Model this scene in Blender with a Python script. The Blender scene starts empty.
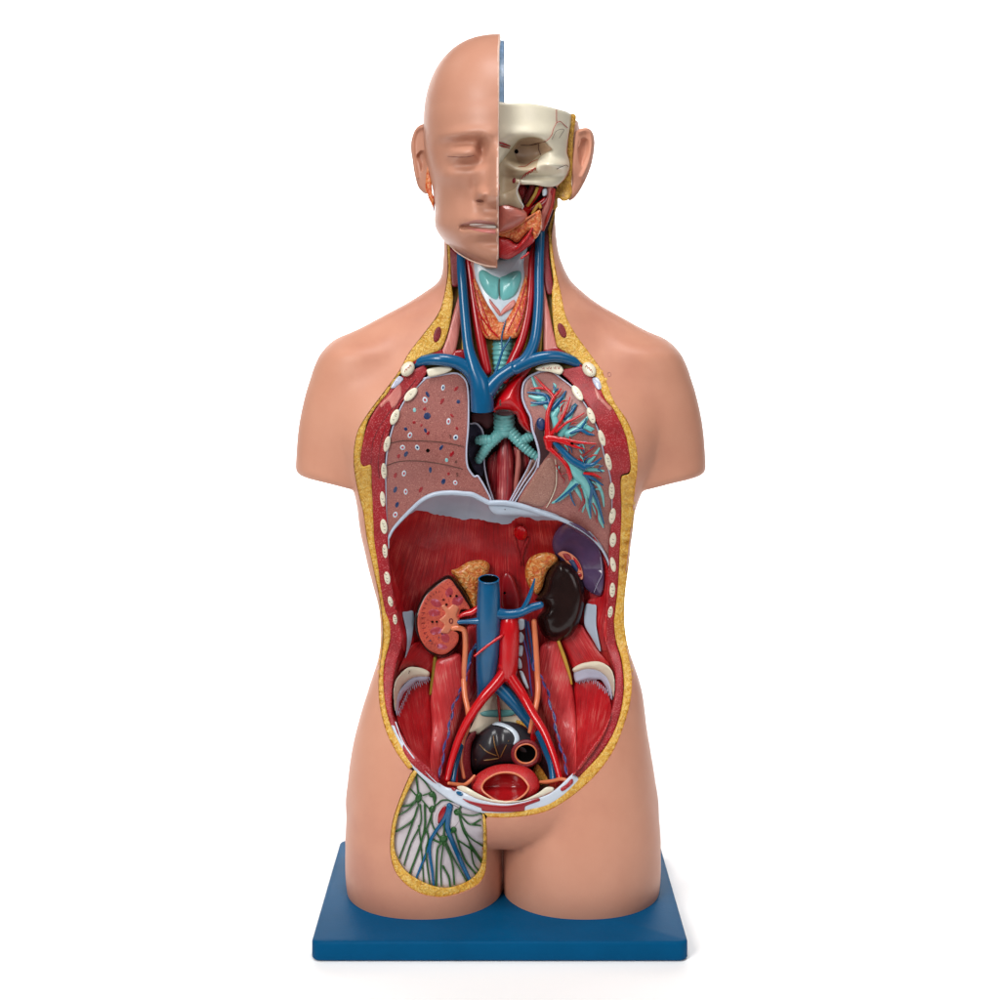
import bpy, bmesh, math, random
import numpy as np
from mathutils import Vector
random.seed(4); RNG = np.random.default_rng(4)
sc = bpy.context.scene; COL = sc.collection

# ------------------------------------------------------------------ space
# x to the right, d towards the viewer, y downwards, all in millimetres round the
# body's own coronal plane; (px,py) is where a point of depth d sits in the photo.
FOC, HOR, CAMZ = 1530.0, 290.0, 0.615
def px2ref(px, py, d):
    s = (FOC - d) / FOC
    return (px - 500.0) * s, HOR + (py - HOR) * s
def ref2world(x, d, y):
    return np.stack([np.asarray(x) / 1000., -np.asarray(d) / 1000. + np.zeros_like(np.asarray(x, float)), CAMZ - (np.asarray(y) - HOR) / 1000.], -1)
def P(px, py, d):
    px, py, d = np.broadcast_arrays(np.asarray(px, float), np.asarray(py, float), np.asarray(d, float))
    x, y = px2ref(px, py, d)
    return ref2world(x, d, y)
def cr(x0, y0, s):
    return lambda *pts: [(x0 + s * p[0], y0 + s * p[1]) + tuple(p[2:]) for p in pts]
A1 = cr(400, 20, .22); A2 = cr(420, 190, .2); A3 = cr(290, 270, .21); A4 = cr(490, 270, .23)
B1 = cr(370, 340, .14); B2 = cr(460, 350, .18); B3 = cr(360, 480, .15); B4 = cr(490, 490, .16)
B5 = cr(370, 620, .2); B6 = cr(490, 620, .2)
C1 = cr(480, 90, .12); C2 = cr(430, 180, .16); C3 = cr(400, 560, .12); C4 = cr(450, 680, .14)
C5 = cr(390, 760, .14); C6 = cr(410, 110, .16); C7 = cr(380, 660, .16)

# ------------------------------------------------------------------ materials
def lin(c):
    return tuple(((v / 255.) / 12.92 if v / 255. <= .04045 else ((v / 255. + .055) / 1.055) ** 2.4) for v in c)
GAIN = .80
def C(r, g, b, k=1.):
    return tuple(min(.9, v * GAIN * k) for v in lin((r, g, b))) + (1,)
class NT:
    def __init__(s, name):
        s.m = bpy.data.materials.new(name); s.m.use_nodes = True
        s.t = s.m.node_tree; s.t.nodes.clear()
        s.out = s.n('ShaderNodeOutputMaterial'); s.b = s.n('ShaderNodeBsdfPrincipled')
        s.l(s.b, 'BSDF', s.out, 'Surface')
    def n(s, typ, **kw):
        nd = s.t.nodes.new(typ)
        for k, v in kw.items():
            if k.startswith('_'): setattr(nd, k[1:], v)
            else: nd.inputs[k].default_value = v
        return nd
    def l(s, a, ao, b, bi): s.t.links.new(a.outputs[ao], b.inputs[bi])
    def ramp(s, src, so, stops, interp='LINEAR'):
        r = s.n('ShaderNodeValToRGB'); r.color_ramp.interpolation = interp
        e = r.color_ramp.elements
        while len(e) < len(stops): e.new(.5)
        for q, (p, c) in zip(e, stops): q.position = p; q.color = c if len(c) == 4 else tuple(c) + (1,)
        s.l(src, so, r, 'Fac'); return r
    def bump(s, src, so, strength, dist):
        b = s.n('ShaderNodeBump', Strength=strength, Distance=dist)
        s.l(src, so, b, 'Height'); s.l(b, 'Normal', s.b, 'Normal'); return b
    def surf(s, rough, coat=0., crough=.15, spec=.5):
        s.b.inputs['Roughness'].default_value = rough
        s.b.inputs['Coat Weight'].default_value = coat
        s.b.inputs['Coat Roughness'].default_value = crough
        s.b.inputs['Specular IOR Level'].default_value = spec
def sh(c, k): return tuple(min(1, v * k) for v in c[:3]) + (1,)
def mixc(a, b, t): return tuple(x * (1 - t) + y * t for x, y in zip(a[:3], b[:3])) + (1,)

def paint(name, rgb, rough=.35, coat=.25, var=.12, scale=90, bump=.15, bscale=260, spec=.45, second=None):
    t = NT(name); tc = t.n('ShaderNodeTexCoord')
    nz = t.n('ShaderNodeTexNoise', Scale=scale, Detail=5., Roughness=.62); t.l(tc, 'Object', nz, 'Vector')
    c2 = second or rgb
    r = t.ramp(nz, 'Fac', [(.3, sh(rgb, 1 - var)), (.52, rgb), (.72, sh(c2, 1 + var))])
    t.l(r, 'Color', t.b, 'Base Color')
    n2 = t.n('ShaderNodeTexNoise', Scale=bscale, Detail=3.); t.l(tc, 'Object', n2, 'Vector')
    t.bump(n2, 'Fac', bump, .0008); t.surf(rough, coat, .12, spec); return t.m
def lumpy(name, lo, mid, hi, scale, strength, rough=.4, coat=.2, dist=.0012, rnd=1.):
    t = NT(name); tc = t.n('ShaderNodeTexCoord')
    nz = t.n('ShaderNodeTexNoise', Scale=scale * .5, Detail=2.); t.l(tc, 'Object', nz, 'Vector')
    mx = t.n('ShaderNodeMix', _data_type='VECTOR'); mx.inputs[0].default_value = .012
    t.l(tc, 'Object', mx, 4); t.l(nz, 'Color', mx, 5)
    vo = t.n('ShaderNodeTexVoronoi', Scale=scale, Randomness=rnd); vo.feature = 'F1'; t.l(mx, 1, vo, 'Vector')
    r = t.ramp(vo, 'Distance', [(.15, hi), (.50, mid), (.92, lo)])
    hs = t.n('ShaderNodeMix', _data_type='RGBA', _blend_type='MULTIPLY'); hs.inputs[0].default_value = .35
    rr = t.ramp(vo, 'Color', [(.1, (.72, .66, .6, 1)), (.7, (1, 1, 1, 1))])
    t.l(r, 'Color', hs, 6); t.l(rr, 'Color', hs, 7); t.l(hs, 2, t.b, 'Base Color')
    iv = t.ramp(vo, 'Distance', [(0., (1, 1, 1, 1)), (.85, (0, 0, 0, 1))])
    t.bump(iv, 'Color', strength, dist); t.surf(rough, coat); return t.m
def stipple(name, base, dot, scale=620, thr=.30, bump=.6, rough=.5, coat=.04, var=.18):
    t = NT(name); tc = t.n('ShaderNodeTexCoord')
    vo = t.n('ShaderNodeTexVoronoi', Scale=scale); t.l(tc, 'Object', vo, 'Vector')
    nz = t.n('ShaderNodeTexNoise', Scale=scale * .12, Detail=4.); t.l(tc, 'Object', nz, 'Vector')
    b = t.ramp(nz, 'Fac', [(.3, sh(base, 1 - var)), (.7, sh(base, 1 + var))])
    f = t.ramp(vo, 'Distance', [(thr * .7, (1, 1, 1, 1)), (thr * 1.15, (0, 0, 0, 1))])
    g = t.ramp(nz, 'Fac', [(.30, (.2, .2, .2, 1)), (.5, (.8, .8, .8, 1))])
    mu = t.n('ShaderNodeMath', _operation='MULTIPLY'); t.l(f, 'Color', mu, 0); t.l(g, 'Color', mu, 1)
    mx = t.n('ShaderNodeMix', _data_type='RGBA'); t.l(mu, 0, mx, 0); t.l(b, 'Color', mx, 6); mx.inputs[7].default_value = dot
    t.l(mx, 2, t.b, 'Base Color'); t.bump(f, 'Color', bump, .0006); t.surf(rough, coat); return t.m
def fibre(name, base, light, dark, freq=1.1, rough=.33, coat=.3, bump=.5, lightness=.62, along=.045):
    """muscle: streaks that follow the UV v direction (u, v in millimetres)"""
    t = NT(name); uv = t.n('ShaderNodeUVMap'); uv.uv_map = 'UVMap'
    mp = t.n('ShaderNodeMapping'); mp.inputs['Scale'].default_value = (freq, along, 1)
    t.l(uv, 'UV', mp, 'Vector')
    nz = t.n('ShaderNodeTexNoise', Scale=1.0, Detail=4., Roughness=.7, Distortion=.25); t.l(mp, 'Vector', nz, 'Vector')
    tc = t.n('ShaderNodeTexCoord')
    big = t.n('ShaderNodeTexNoise', Scale=38., Detail=3.); t.l(tc, 'Object', big, 'Vector')
    add = t.n('ShaderNodeMath', _operation='MULTIPLY_ADD'); t.l(big, 'Fac', add, 0); add.inputs[1].default_value = .45; t.l(nz, 'Fac', add, 2)
    sub = t.n('ShaderNodeMath', _operation='SUBTRACT'); t.l(add, 0, sub, 0); sub.inputs[1].default_value = .225
    r = t.ramp(sub, 0, [(.30, dark), (.46, base), (lightness, sh(base, 1.15)), (lightness + .11, light)])
    t.l(r, 'Color', t.b, 'Base Color'); t.bump(nz, 'Fac', bump, .0012); t.surf(rough, coat); return t.m

M = {}
SKIN = C(222, 163, 130)
def skin_mat(name='skin_paint', k=1.):
    t = NT(name); tc = t.n('ShaderNodeTexCoord')
    nz = t.n('ShaderNodeTexNoise', Scale=7., Detail=5., Roughness=.6); t.l(tc, 'Object', nz, 'Vector')
    r = t.ramp(nz, 'Fac', [(.3, C(203, 138, 116, k)), (.5, C(219, 155, 128, k)), (.75, C(227, 166, 139, k))])
    t.l(r, 'Color', t.b, 'Base Color')
    n2 = t.n('ShaderNodeTexNoise', Scale=420., Detail=3.); t.l(tc, 'Object', n2, 'Vector')
    t.bump(n2, 'Fac', .10, .0006)
    rr = t.n('ShaderNodeMapRange'); rr.inputs[3].default_value = .40; rr.inputs[4].default_value = .52
    t.l(nz, 'Fac', rr, 0); t.l(rr, 0, t.b, 'Roughness')
    t.surf(.45, .03, .3, .3); t.l(rr, 0, t.b, 'Roughness'); return t.m
M['skin'] = skin_mat(); M['skin_head'] = skin_mat('darker_head_skin', .82)  # half head: same skin tones, evenly darker, with a glossier coat
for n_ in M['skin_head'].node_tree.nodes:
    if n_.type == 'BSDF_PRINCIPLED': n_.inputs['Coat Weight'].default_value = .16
M['skin_edge'] = paint('cut_skin_edge', C(232, 196, 178), .45, .1)
M['lip'] = paint('lip_paint', C(205, 120, 112), .35, .2)
M['lip_dark'] = paint('upper_lip_paint', C(176, 118, 108), .4, .15)
M['lash'] = paint('eyelid_crease', C(142, 90, 74), .5, 0)
M['tooth'] = paint('tooth_enamel', C(240, 236, 228), .25, .4, .04)
M['fat'] = lumpy('yellow_fat', C(206, 142, 34), C(238, 184, 66), C(248, 214, 124), 380, .6, .42, .15)
M['fat_dark'] = lumpy('ochre_fat', C(164, 112, 26), C(208, 152, 44), C(228, 182, 80), 330, .8, .45, .1)
M['gland'] = lumpy('orange_gland', C(208, 66, 26), C(242, 128, 62), C(250, 176, 116), 300, .8, .35, .3)
M['adrenal'] = lumpy('adrenal_gland', C(214, 88, 26), C(246, 152, 66), C(252, 200, 130), 280, .8, .33, .3, .002)
M['ring'] = stipple('cut_muscle', C(164, 8, 26), C(216, 100, 102), 600, .36)
M['ring_dark'] = stipple('dark_cut_muscle', C(128, 16, 30), C(170, 80, 80))
M['bladder'] = stipple('bladder_wall_paint', C(200, 30, 34), C(222, 96, 84), 520, .3, .7)
M['muscle'] = fibre('red_muscle', C(206, 26, 36), C(240, 132, 124), C(150, 8, 20), 2.2, lightness=.565, along=.025)
M['psoas'] = fibre('psoas_muscle', C(220, 62, 66), C(246, 164, 154), C(170, 20, 32), 2.0, lightness=.575, along=.025)
M['dome'] = fibre('diaphragm_muscle', C(184, 14, 26), C(236, 112, 100), C(108, 3, 12), 2.0, .36, .15, .6, .565, .02)
M['pale_muscle'] = fibre('pale_pink_muscle', C(208, 122, 112), C(226, 162, 150), C(178, 88, 84), .9)
M['oesoph'] = fibre('oesophagus_muscle', C(160, 26, 38), C(232, 140, 134), C(84, 6, 16), .9, lightness=.55, along=.02)
M['artery'] = paint('artery_red', C(208, 8, 20), .24, .35, .08, 60, .05)
M['carotid'] = paint('carotid_red', C(184, 12, 26), .28, .25, .1, 60, .05)
M['artery_dk'] = paint('dull_artery', C(160, 16, 28), .3, .35, .12, 60, .08)
M['vein'] = paint('vein_blue', C(0, 92, 140), .26, .25, .08, 60, .05)
M['vein_dk'] = paint('dark_vein', C(22, 48, 98), .3, .4, .1)
M['purple'] = paint('purple_vein', C(74, 72, 140), .3, .4, .15, 200)
M['teal'] = paint('cartilage_teal', C(122, 204, 204), .3, .35, .07, 70, .1)
M['teal_pale'] = paint('pale_teal', C(140, 206, 208), .3, .35, .06)
M['membrane'] = paint('pale_membrane', C(210, 226, 238), .32, .3, .05)
M['pleura'] = paint('white_pleura', C(198, 202, 224), .3, .4, .05)
M['tendon'] = paint('blue_white_tendon', C(188, 202, 220), .34, .3, .06, 60)
M['tendon_dim'] = paint('central_tendon_paint', C(150, 156, 176), .36, .25, .08, 50)
M['fascia'] = paint('white_fascia', C(212, 222, 236), .35, .25, .04)
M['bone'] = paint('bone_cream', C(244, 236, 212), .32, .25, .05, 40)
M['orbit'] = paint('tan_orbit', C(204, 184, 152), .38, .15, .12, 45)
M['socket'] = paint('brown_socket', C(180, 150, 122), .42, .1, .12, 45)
M['mark'] = paint('dark_mark', C(84, 50, 40), .5, 0, .05)
M['redmark'] = paint('red_mark', C(180, 50, 36), .4, .1, .1)
M['maroon'] = paint('maroon_recess', C(104, 52, 56), .45, .1, .2)
M['black'] = paint('black_hole', C(10, 7, 7), .95, 0, .1, spec=.05)
M['dark'] = paint('dark_recess', C(58, 18, 24), .45, .1, .2)
M['navy'] = stipple('navy_hilum', C(46, 44, 76), C(96, 84, 104), 400, .25, .4)
def lung_mat(name, base, dk, lt):
    t = NT(name); tc = t.n('ShaderNodeTexCoord')
    n1 = t.n('ShaderNodeTexNoise', Scale=900., Detail=2., Roughness=.8); t.l(tc, 'Object', n1, 'Vector')
    n2 = t.n('ShaderNodeTexNoise', Scale=28., Detail=4.); t.l(tc, 'Object', n2, 'Vector')
    r = t.ramp(n1, 'Fac', [(.33, dk), (.43, base), (.60, sh(base, 1.08)), (.70, lt)])
    q = t.ramp(n2, 'Fac', [(.3, (.82, .8, .8, 1)), (.7, (1.0, 1.0, 1.0, 1))])
    mx = t.n('ShaderNodeMix', _data_type='RGBA', _blend_type='MULTIPLY'); mx.inputs[0].default_value = 1.
    t.l(r, 'Color', mx, 6); t.l(q, 'Color', mx, 7); t.l(mx, 2, t.b, 'Base Color')
    t.bump(n1, 'Fac', .25, .0008); t.surf(.42, .12); return t.m
M['lung'] = lung_mat('lung_cut', C(172, 104, 96), C(122, 62, 60), C(220, 160, 146))
M['lobe'] = lung_mat('lower_lobe', C(172, 122, 108), C(128, 84, 74), C(206, 164, 148))
M['kidney_dark'] = paint('dark_capsule', C(38, 20, 18), .22, .2, .25, spec=.3)
M['cortex'] = stipple('kidney_cortex', C(216, 92, 70), C(186, 52, 52), 420, .34, .3)
M['medulla'] = paint('kidney_medulla', C(188, 62, 74), .35, .2, .25, 160, second=C(198, 132, 166))
M['pelvis'] = paint('renal_pelvis', C(232, 140, 106), .35, .2, .1)
M['ureter'] = paint('ureter_orange', C(234, 132, 88), .3, .4, .07)
M['spleen'] = paint('spleen_violet', C(88, 66, 104), .25, .5, .12, 50)
M['rectum'] = paint('rectum_grey', C(50, 49, 54), .3, .2, .2, 60, spec=.3)
M['gold'] = paint('gold_line', C(150, 112, 62), .4, .2)
M['tongue'] = paint('tongue_pink', C(222, 130, 114), .26, .5, .1, 120, .4, 500)
M['olive'] = paint('olive_nerve', C(150, 120, 30), .4, .2)
M['nerve'] = paint('yellow_nerve', C(214, 172, 66), .4, .2)
M['lymph'] = paint('lymph_green', C(28, 88, 26), .35, .3, .2, 200)
M['thigh'] = paint('thigh_fascia', C(216, 206, 212), .36, .2, .1, 40)
M['blood'] = paint('bladder_lining', C(176, 22, 28), .22, .6, .2, 80)
M['bluelining'] = paint('blue_dura', C(150, 186, 224), .35, .2, .25, 160)
M['base'] = paint('base_blue', C(0, 82, 128), .5, 0, .09, 16, .12, 500, spec=.05)

# ------------------------------------------------------------------ mesh helpers
def link(name, V, F, mat, parent=None, smooth=True, uv=None, label=None):
    me = bpy.data.meshes.new(name)
    V = np.asarray(V, float)
    me.from_pydata(V.tolist(), [], [tuple(int(i) for i in f) for f in F])
    me.polygons.foreach_set('use_smooth', [smooth] * len(me.polygons))
    if uv is not None:
        lay = me.uv_layers.new(name='UVMap')
        idx = np.empty(len(me.loops), int); me.loops.foreach_get('vertex_index', idx)
        lay.data.foreach_set('uv', np.asarray(uv, float)[idx].ravel())
    me.materials.append(mat); me.update()
    o = bpy.data.objects.new(name, me); COL.objects.link(o)
    if parent is not None: o.parent = parent
    if label: o['label'] = label
    return o
def spline(pts, n=6, closed=False):
    p = np.asarray(pts, float); m = len(p); out = []
    rng = range(m) if closed else range(m - 1)
    for i in rng:
        if closed: a, b, c, e = p[(i - 1) % m], p[i], p[(i + 1) % m], p[(i + 2) % m]
        else:
            b, c = p[i], p[i + 1]
            a = p[i - 1] if i > 0 else 2 * b - c
            e = p[i + 2] if i + 2 < m else 2 * c - b
        # centripetal-ish Catmull-Rom with limited tangents
        L = np.linalg.norm((c - b)[:2]) + 1e-9
        t1 = (c - a) / 2; t2 = (e - b) / 2
        for t in (t1, t2):
            q = np.linalg.norm(t[:2])
            if q > L: t *= L / q
        for k in range(n):
            t = k / n; t2_, t3 = t * t, t ** 3
            out.append((2 * t3 - 3 * t2_ + 1) * b + (t3 - 2 * t2_ + t) * t1 + (-2 * t3 + 3 * t2_) * c + (t3 - t2_) * t2)
    if not closed: out.append(p[-1])
    return np.array(out)
def polysd(px, py, poly):
    """signed distance to a closed polygon, negative inside"""
    px = np.asarray(px, float).ravel(); py = np.asarray(py, float).ravel()
    a = poly; b = np.roll(poly, -1, 0); res = np.empty(len(px))
    for s in range(0, len(px), 20000):
        x = px[s:s + 20000, None]; y = py[s:s + 20000, None]
        ex, ey = (b - a)[:, 0], (b - a)[:, 1]
        t = np.clip(((x - a[:, 0]) * ex + (y - a[:, 1]) * ey) / (ex * ex + ey * ey + 1e-12), 0, 1)
        dd = ((x - a[:, 0] - t * ex) ** 2 + (y - a[:, 1] - t * ey) ** 2).min(1) ** .5
        cond = (a[:, 1] > y) != (b[:, 1] > y)
        xi = a[:, 0] + (y - a[:, 1]) * ex / np.where(np.abs(ey) < 1e-12, 1e-12, ey)
        ins = (cond & (x < xi)).sum(1) % 2 == 1
        res[s:s + 20000] = np.where(ins, -dd, dd)
    return res
def clip_tris(V, T, g):
    """keep the part of a triangle mesh where g > 0 (V may carry extra columns)"""
    V = np.asarray(V, float); T = np.asarray(T, int); g = np.where(np.abs(g) < 1e-7, 1e-7, g)
    pos = g > 0; c = pos[T].sum(1)
    out = [T[c == 3]]
    e = np.concatenate([T[:, [0, 1]], T[:, [1, 2]], T[:, [2, 0]]]); e = np.sort(e, 1)
    e = e[pos[e[:, 0]] != pos[e[:, 1]]]
    if len(e):
        e = np.unique(e, axis=0); t = (g[e[:, 0]] / (g[e[:, 0]] - g[e[:, 1]]))[:, None]
        NV = V[e[:, 0]] * (1 - t) + V[e[:, 1]] * t
        base = len(V); N = len(V) + 1; key = e[:, 0] * N + e[:, 1]; order = np.argsort(key); ks = key[order]
        def nv(i, j):
            k = np.minimum(i, j) * N + np.maximum(i, j)
            return base + order[np.searchsorted(ks, k)]
        V = np.vstack([V, NV])
        for want in (1, 2):
            S = T[c == want]
            if not len(S): continue
            odd = pos[S] if want == 1 else ~pos[S]
            k = odd.argmax(1); r = np.arange(len(S))
            a, b, d = S[r, k], S[r, (k + 1) % 3], S[r, (k + 2) % 3]
            ab, ad = nv(a, b), nv(a, d)
            if want == 1: out.append(np.stack([a, ab, ad], 1))
            else: out.append(np.stack([ab, b, d], 1)); out.append(np.stack([ab, d, ad], 1))
    T = np.vstack(out); used = np.unique(T)
    mp = -np.ones(len(V), int); mp[used] = np.arange(len(used))
    isnew = used >= len(g)
    return V[used], mp[T], isnew
def border(T):
    e = np.concatenate([T[:, [0, 1]], T[:, [1, 2]], T[:, [2, 0]]])
    s = np.sort(e, 1); _, inv, cnt = np.unique(s, axis=0, return_inverse=True, return_counts=True)
    return e[cnt[inv.ravel()] == 1]
def fibre_uv(px, py, fib):
    if fib is None: return np.stack([px, py], -1)
    if fib[0] == 'ang':
        a = math.radians(fib[1]); ca, sa = math.cos(a), math.sin(a)
        return np.stack([px * ca - py * sa, px * sa + py * ca], -1)
    _, cx, cy, R = fib
    return np.stack([np.arctan2(px - cx, py - cy) * R, np.hypot(px - cx, py - cy)], -1)
def rounded(t): return np.sqrt(np.clip(1 - (1 - np.clip(t, 0, 1)) ** 2, 0, 1))
def patch(name, pts, depth, mat, parent=None, bulge=0., w=6., thick=8., sp=1., smooth=True, disp=None, fib=None, label=None, n=6):
    """a solid raised (or hollowed) piece with a traced outline, its own depth, relief and side walls"""
    poly = spline(pts, n, True)[:, :2] if smooth else np.asarray(pts, float)[:, :2]
    x0, y0 = poly.min(0) - 1.5 * sp; x1, y1 = poly.max(0) + 1.5 * sp
    nx = int((x1 - x0) / sp) + 2; ny = int((y1 - y0) / sp) + 2
    gx, gy = np.meshgrid(x0 + np.arange(nx) * sp, y0 + np.arange(ny) * sp)
    sd = polysd(gx, gy, poly)
    i = np.arange(nx * ny).reshape(ny, nx); a, b, c, d = i[:-1, :-1].ravel(), i[:-1, 1:].ravel(), i[1:, 1:].ravel(), i[1:, :-1].ravel()
    fl = (np.add.outer(np.arange(ny - 1), np.arange(nx - 1)) % 2).ravel().astype(bool)
    T = np.vstack([np.stack([a, d, c], 1)[fl], np.stack([a, c, b], 1)[fl], np.stack([a, d, b], 1)[~fl], np.stack([b, d, c], 1)[~fl]])
    V = np.stack([gx.ravel(), gy.ravel(), sd], 1)
    V, T, _ = clip_tris(V, T, -sd)
    px, py = V[:, 0], V[:, 1]; dist = np.maximum(-V[:, 2], 0)
    base = depth(px, py) if callable(depth) else np.full(len(px), float(depth))
    h = base + bulge * rounded(dist / w)
    if disp is not None: h = h + disp(px, py, dist)
    W = P(px, py, h); uv = fibre_uv(px, py, fib)
    be = border(T); bv = np.unique(be); m1 = {v: k for k, v in enumerate(bv)}
    n0 = len(W); top = W[bv]; bot = P(px[bv], py[bv], h[bv] - thick) if not callable(thick) else P(px[bv], py[bv], thick(px[bv], py[bv]))
    F = T.tolist()
    for (u, v) in be:
        a, b = m1[u], m1[v]; F.append((n0 + a, n0 + len(bv) + a, n0 + len(bv) + b, n0 + b))
    W = np.vstack([W, top, bot]); uv = np.vstack([uv, uv[bv], uv[bv]])
    return link(name, W, F, mat, parent, True, uv, label)
def resolve(pts, off):
    """fills the depth of (px,py[,r]) points from a depth function"""
    return pts
def tube(name, pts, mat, parent=None, seg=12, n=6, rings=None, depth=None, label=None, open_end=False, flat=1., open_start=False):
    """pts: (px, py, d, r) or, with depth given, (px, py, r); r in millimetres"""
    q = []
    for p in pts:
        if depth is not None:
            dd = float(np.asarray(depth(np.array([p[0]]), np.array([p[1]]))).ravel()[0]) if callable(depth) else depth
            q.append((p[0], p[1], dd, p[2]))
        else: q.append(p)
    s = spline(q, n) if len(q) > 2 else np.array([np.asarray(q[0], float) * (1 - t) + np.asarray(q[1], float) * t for t in np.linspace(0, 1, n + 1)])
    c = P(s[:, 0], s[:, 1], s[:, 2]); r = s[:, 3] / 1000.
    if rings:
        L = np.concatenate([[0], np.cumsum(np.linalg.norm(np.diff(c, axis=0), axis=1))]) * 1000
        nn = max(int(L[-1] / .45), 8); t = np.linspace(0, L[-1], nn)
        c = np.stack([np.interp(t, L, c[:, k]) for k in range(3)], 1); r = np.interp(t, L, r)
        r = r * (1 + rings[1] * np.clip(np.cos(t / rings[0] * 2 * math.pi) * 1.6, -1, 1))
    tg = np.gradient(c, axis=0); tg /= np.linalg.norm(tg, axis=1)[:, None] + 1e-12
    up = np.array([0, -1., 0]); sd = np.cross(tg, up); ln = np.linalg.norm(sd, axis=1)[:, None]
    sd = np.where(ln > 1e-3, sd / np.maximum(ln, 1e-9), np.array([1., 0, 0])); nn_ = np.cross(sd, tg)
    # rounded ends
    C_, R_, S_, N_ = [], [], [], []
    m = len(c)
    def ring(i, off, k): C_.append(c[i] + tg[i] * off); R_.append(r[i] * k); S_.append(sd[i]); N_.append(nn_[i])
    for a in (() if open_start else (85, 60, 30)): ring(0, -r[0] * math.sin(math.radians(a)) * .8, math.cos(math.radians(a)))
    for i in range(m): ring(i, 0, 1)
    if not open_end:
        for a in (30, 60, 85): ring(m - 1, r[-1] * math.sin(math.radians(a)) * .8, math.cos(math.radians(a)))
    C_, R_, S_, N_ = map(np.array, (C_, R_, S_, N_)); th = np.linspace(0, 2 * math.pi, seg, endpoint=False)
    V = C_[:, None] + R_[:, None, None] * (np.cos(th)[None, :, None] * S_[:, None] + flat * np.sin(th)[None, :, None] * N_[:, None])
    k = len(C_); V = V.reshape(-1, 3); F = []
    for i in range(k - 1):
        for j in range(seg):
            j2 = (j + 1) % seg; F.append((i * seg + j, i * seg + j2, (i + 1) * seg + j2, (i + 1) * seg + j))
    if not open_start: F.append(tuple(range(seg - 1, -1, -1)))
    if not open_end: F.append(tuple((k - 1) * seg + j for j in range(seg)))
    uv = np.stack([np.tile(th * 6, k), np.repeat(np.arange(k) * 1.5, seg)], 1)
    return link(name, V, F, mat, parent, True, uv, label)
def oval(cx, cy, rx, ry, ang=0, n=16):
    a = math.radians(ang); t = np.linspace(0, 2 * math.pi, n, endpoint=False)
    x, y = rx * np.cos(t), ry * np.sin(t)
    return np.stack([cx + x * math.cos(a) - y * math.sin(a), cy + x * math.sin(a) + y * math.cos(a)], 1)
def disc(name, cx, cy, rx, ry, ang, depth, mat, parent, bulge=1., w=None, thick=3., sp=.5, label=None):
    return patch(name, oval(cx, cy, rx, ry, ang), depth, mat, parent, bulge, w or min(rx, ry), thick, sp, label=label, n=3)
def smin(a, b, k):
    h = np.clip(.5 + .5 * (b - a) / k, 0, 1); return b * (1 - h) + a * h - k * h * (1 - h)
def smax(a, b, k): return -smin(-a, -b, k)
def nets(F, lo, hi, step):
    """surface-nets mesh of F(x,d,y) = 0"""
    ax = [np.arange(l, h + step, step) for l, h in zip(lo, hi)]
    X, D, Y = np.meshgrid(*ax, indexing='ij'); f = F(X, D, Y); neg = f < 0
    nx, ny, nz = f.shape; cnt = np.zeros((nx - 1, ny - 1, nz - 1, 4)) 
    cor = [(i, j, k) for i in (0, 1) for j in (0, 1) for k in (0, 1)]
    def sub(a, o): return a[o[0]:nx - 1 + o[0], o[1]:ny - 1 + o[1], o[2]:nz - 1 + o[2]]
    for i, a in enumerate(cor):
        for b in cor[i + 1:]:
            if sum(abs(u - v) for u, v in zip(a, b)) != 1: continue
            fa, fb = sub(f, a), sub(f, b); m = sub(neg, a) != sub(neg, b)
            t = np.where(m, fa / np.where(m, fa - fb, 1), 0)
            for ax_ in range(3): cnt[..., ax_] += np.where(m, a[ax_] + t * (b[ax_] - a[ax_]), 0)
            cnt[..., 3] += m
    act = cnt[..., 3] > 0; idx = -np.ones(act.shape, int); idx[act] = np.arange(act.sum())
    I = np.argwhere(act); V = (I + cnt[act][:, :3] / cnt[act][:, 3:]) * step + np.array(lo)
    T = []
    for ax_ in range(3):
        o = [0, 0, 0]; o[ax_] = 1; o = tuple(o)
        A = neg[:nx - o[0], :ny - o[1], :nz - o[2]]; B = neg[o[0]:, o[1]:, o[2]:]
        for flip in (False, True):
            m = (A & ~B) if not flip else (~A & B); E = np.argwhere(m)
            u, v = [(1, 2), (2, 0), (0, 1)][ax_]
            E = E[(E[:, u] > 0) & (E[:, v] > 0) & (E[:, u] < f.shape[u] - 1) & (E[:, v] < f.shape[v] - 1)]
            def at(du, dv):
                e = E.copy(); e[:, u] -= du; e[:, v] -= dv; return idx[e[:, 0], e[:, 1], e[:, 2]]
            q = [at(1, 1), at(0, 1), at(0, 0), at(1, 0)]
            if flip: q = q[::-1]
            T.append(np.stack([q[0], q[1], q[2]], 1)); T.append(np.stack([q[0], q[2], q[3]], 1))
    T = np.vstack(T)[:, ::-1] if False else np.vstack(T)
    for _ in range(3):
        h = .4; f0 = F(V[:, 0], V[:, 1], V[:, 2])
        g = np.stack([F(V[:, 0] + h, V[:, 1], V[:, 2]) - f0, F(V[:, 0], V[:, 1] + h, V[:, 2]) - f0, F(V[:, 0], V[:, 1], V[:, 2] + h) - f0], 1) / h
        st = -f0[:, None] * g / np.maximum((g * g).sum(1), .05)[:, None]
        V = V + np.clip(st, -step * .6, step * .6) * .8
    return V, T
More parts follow.
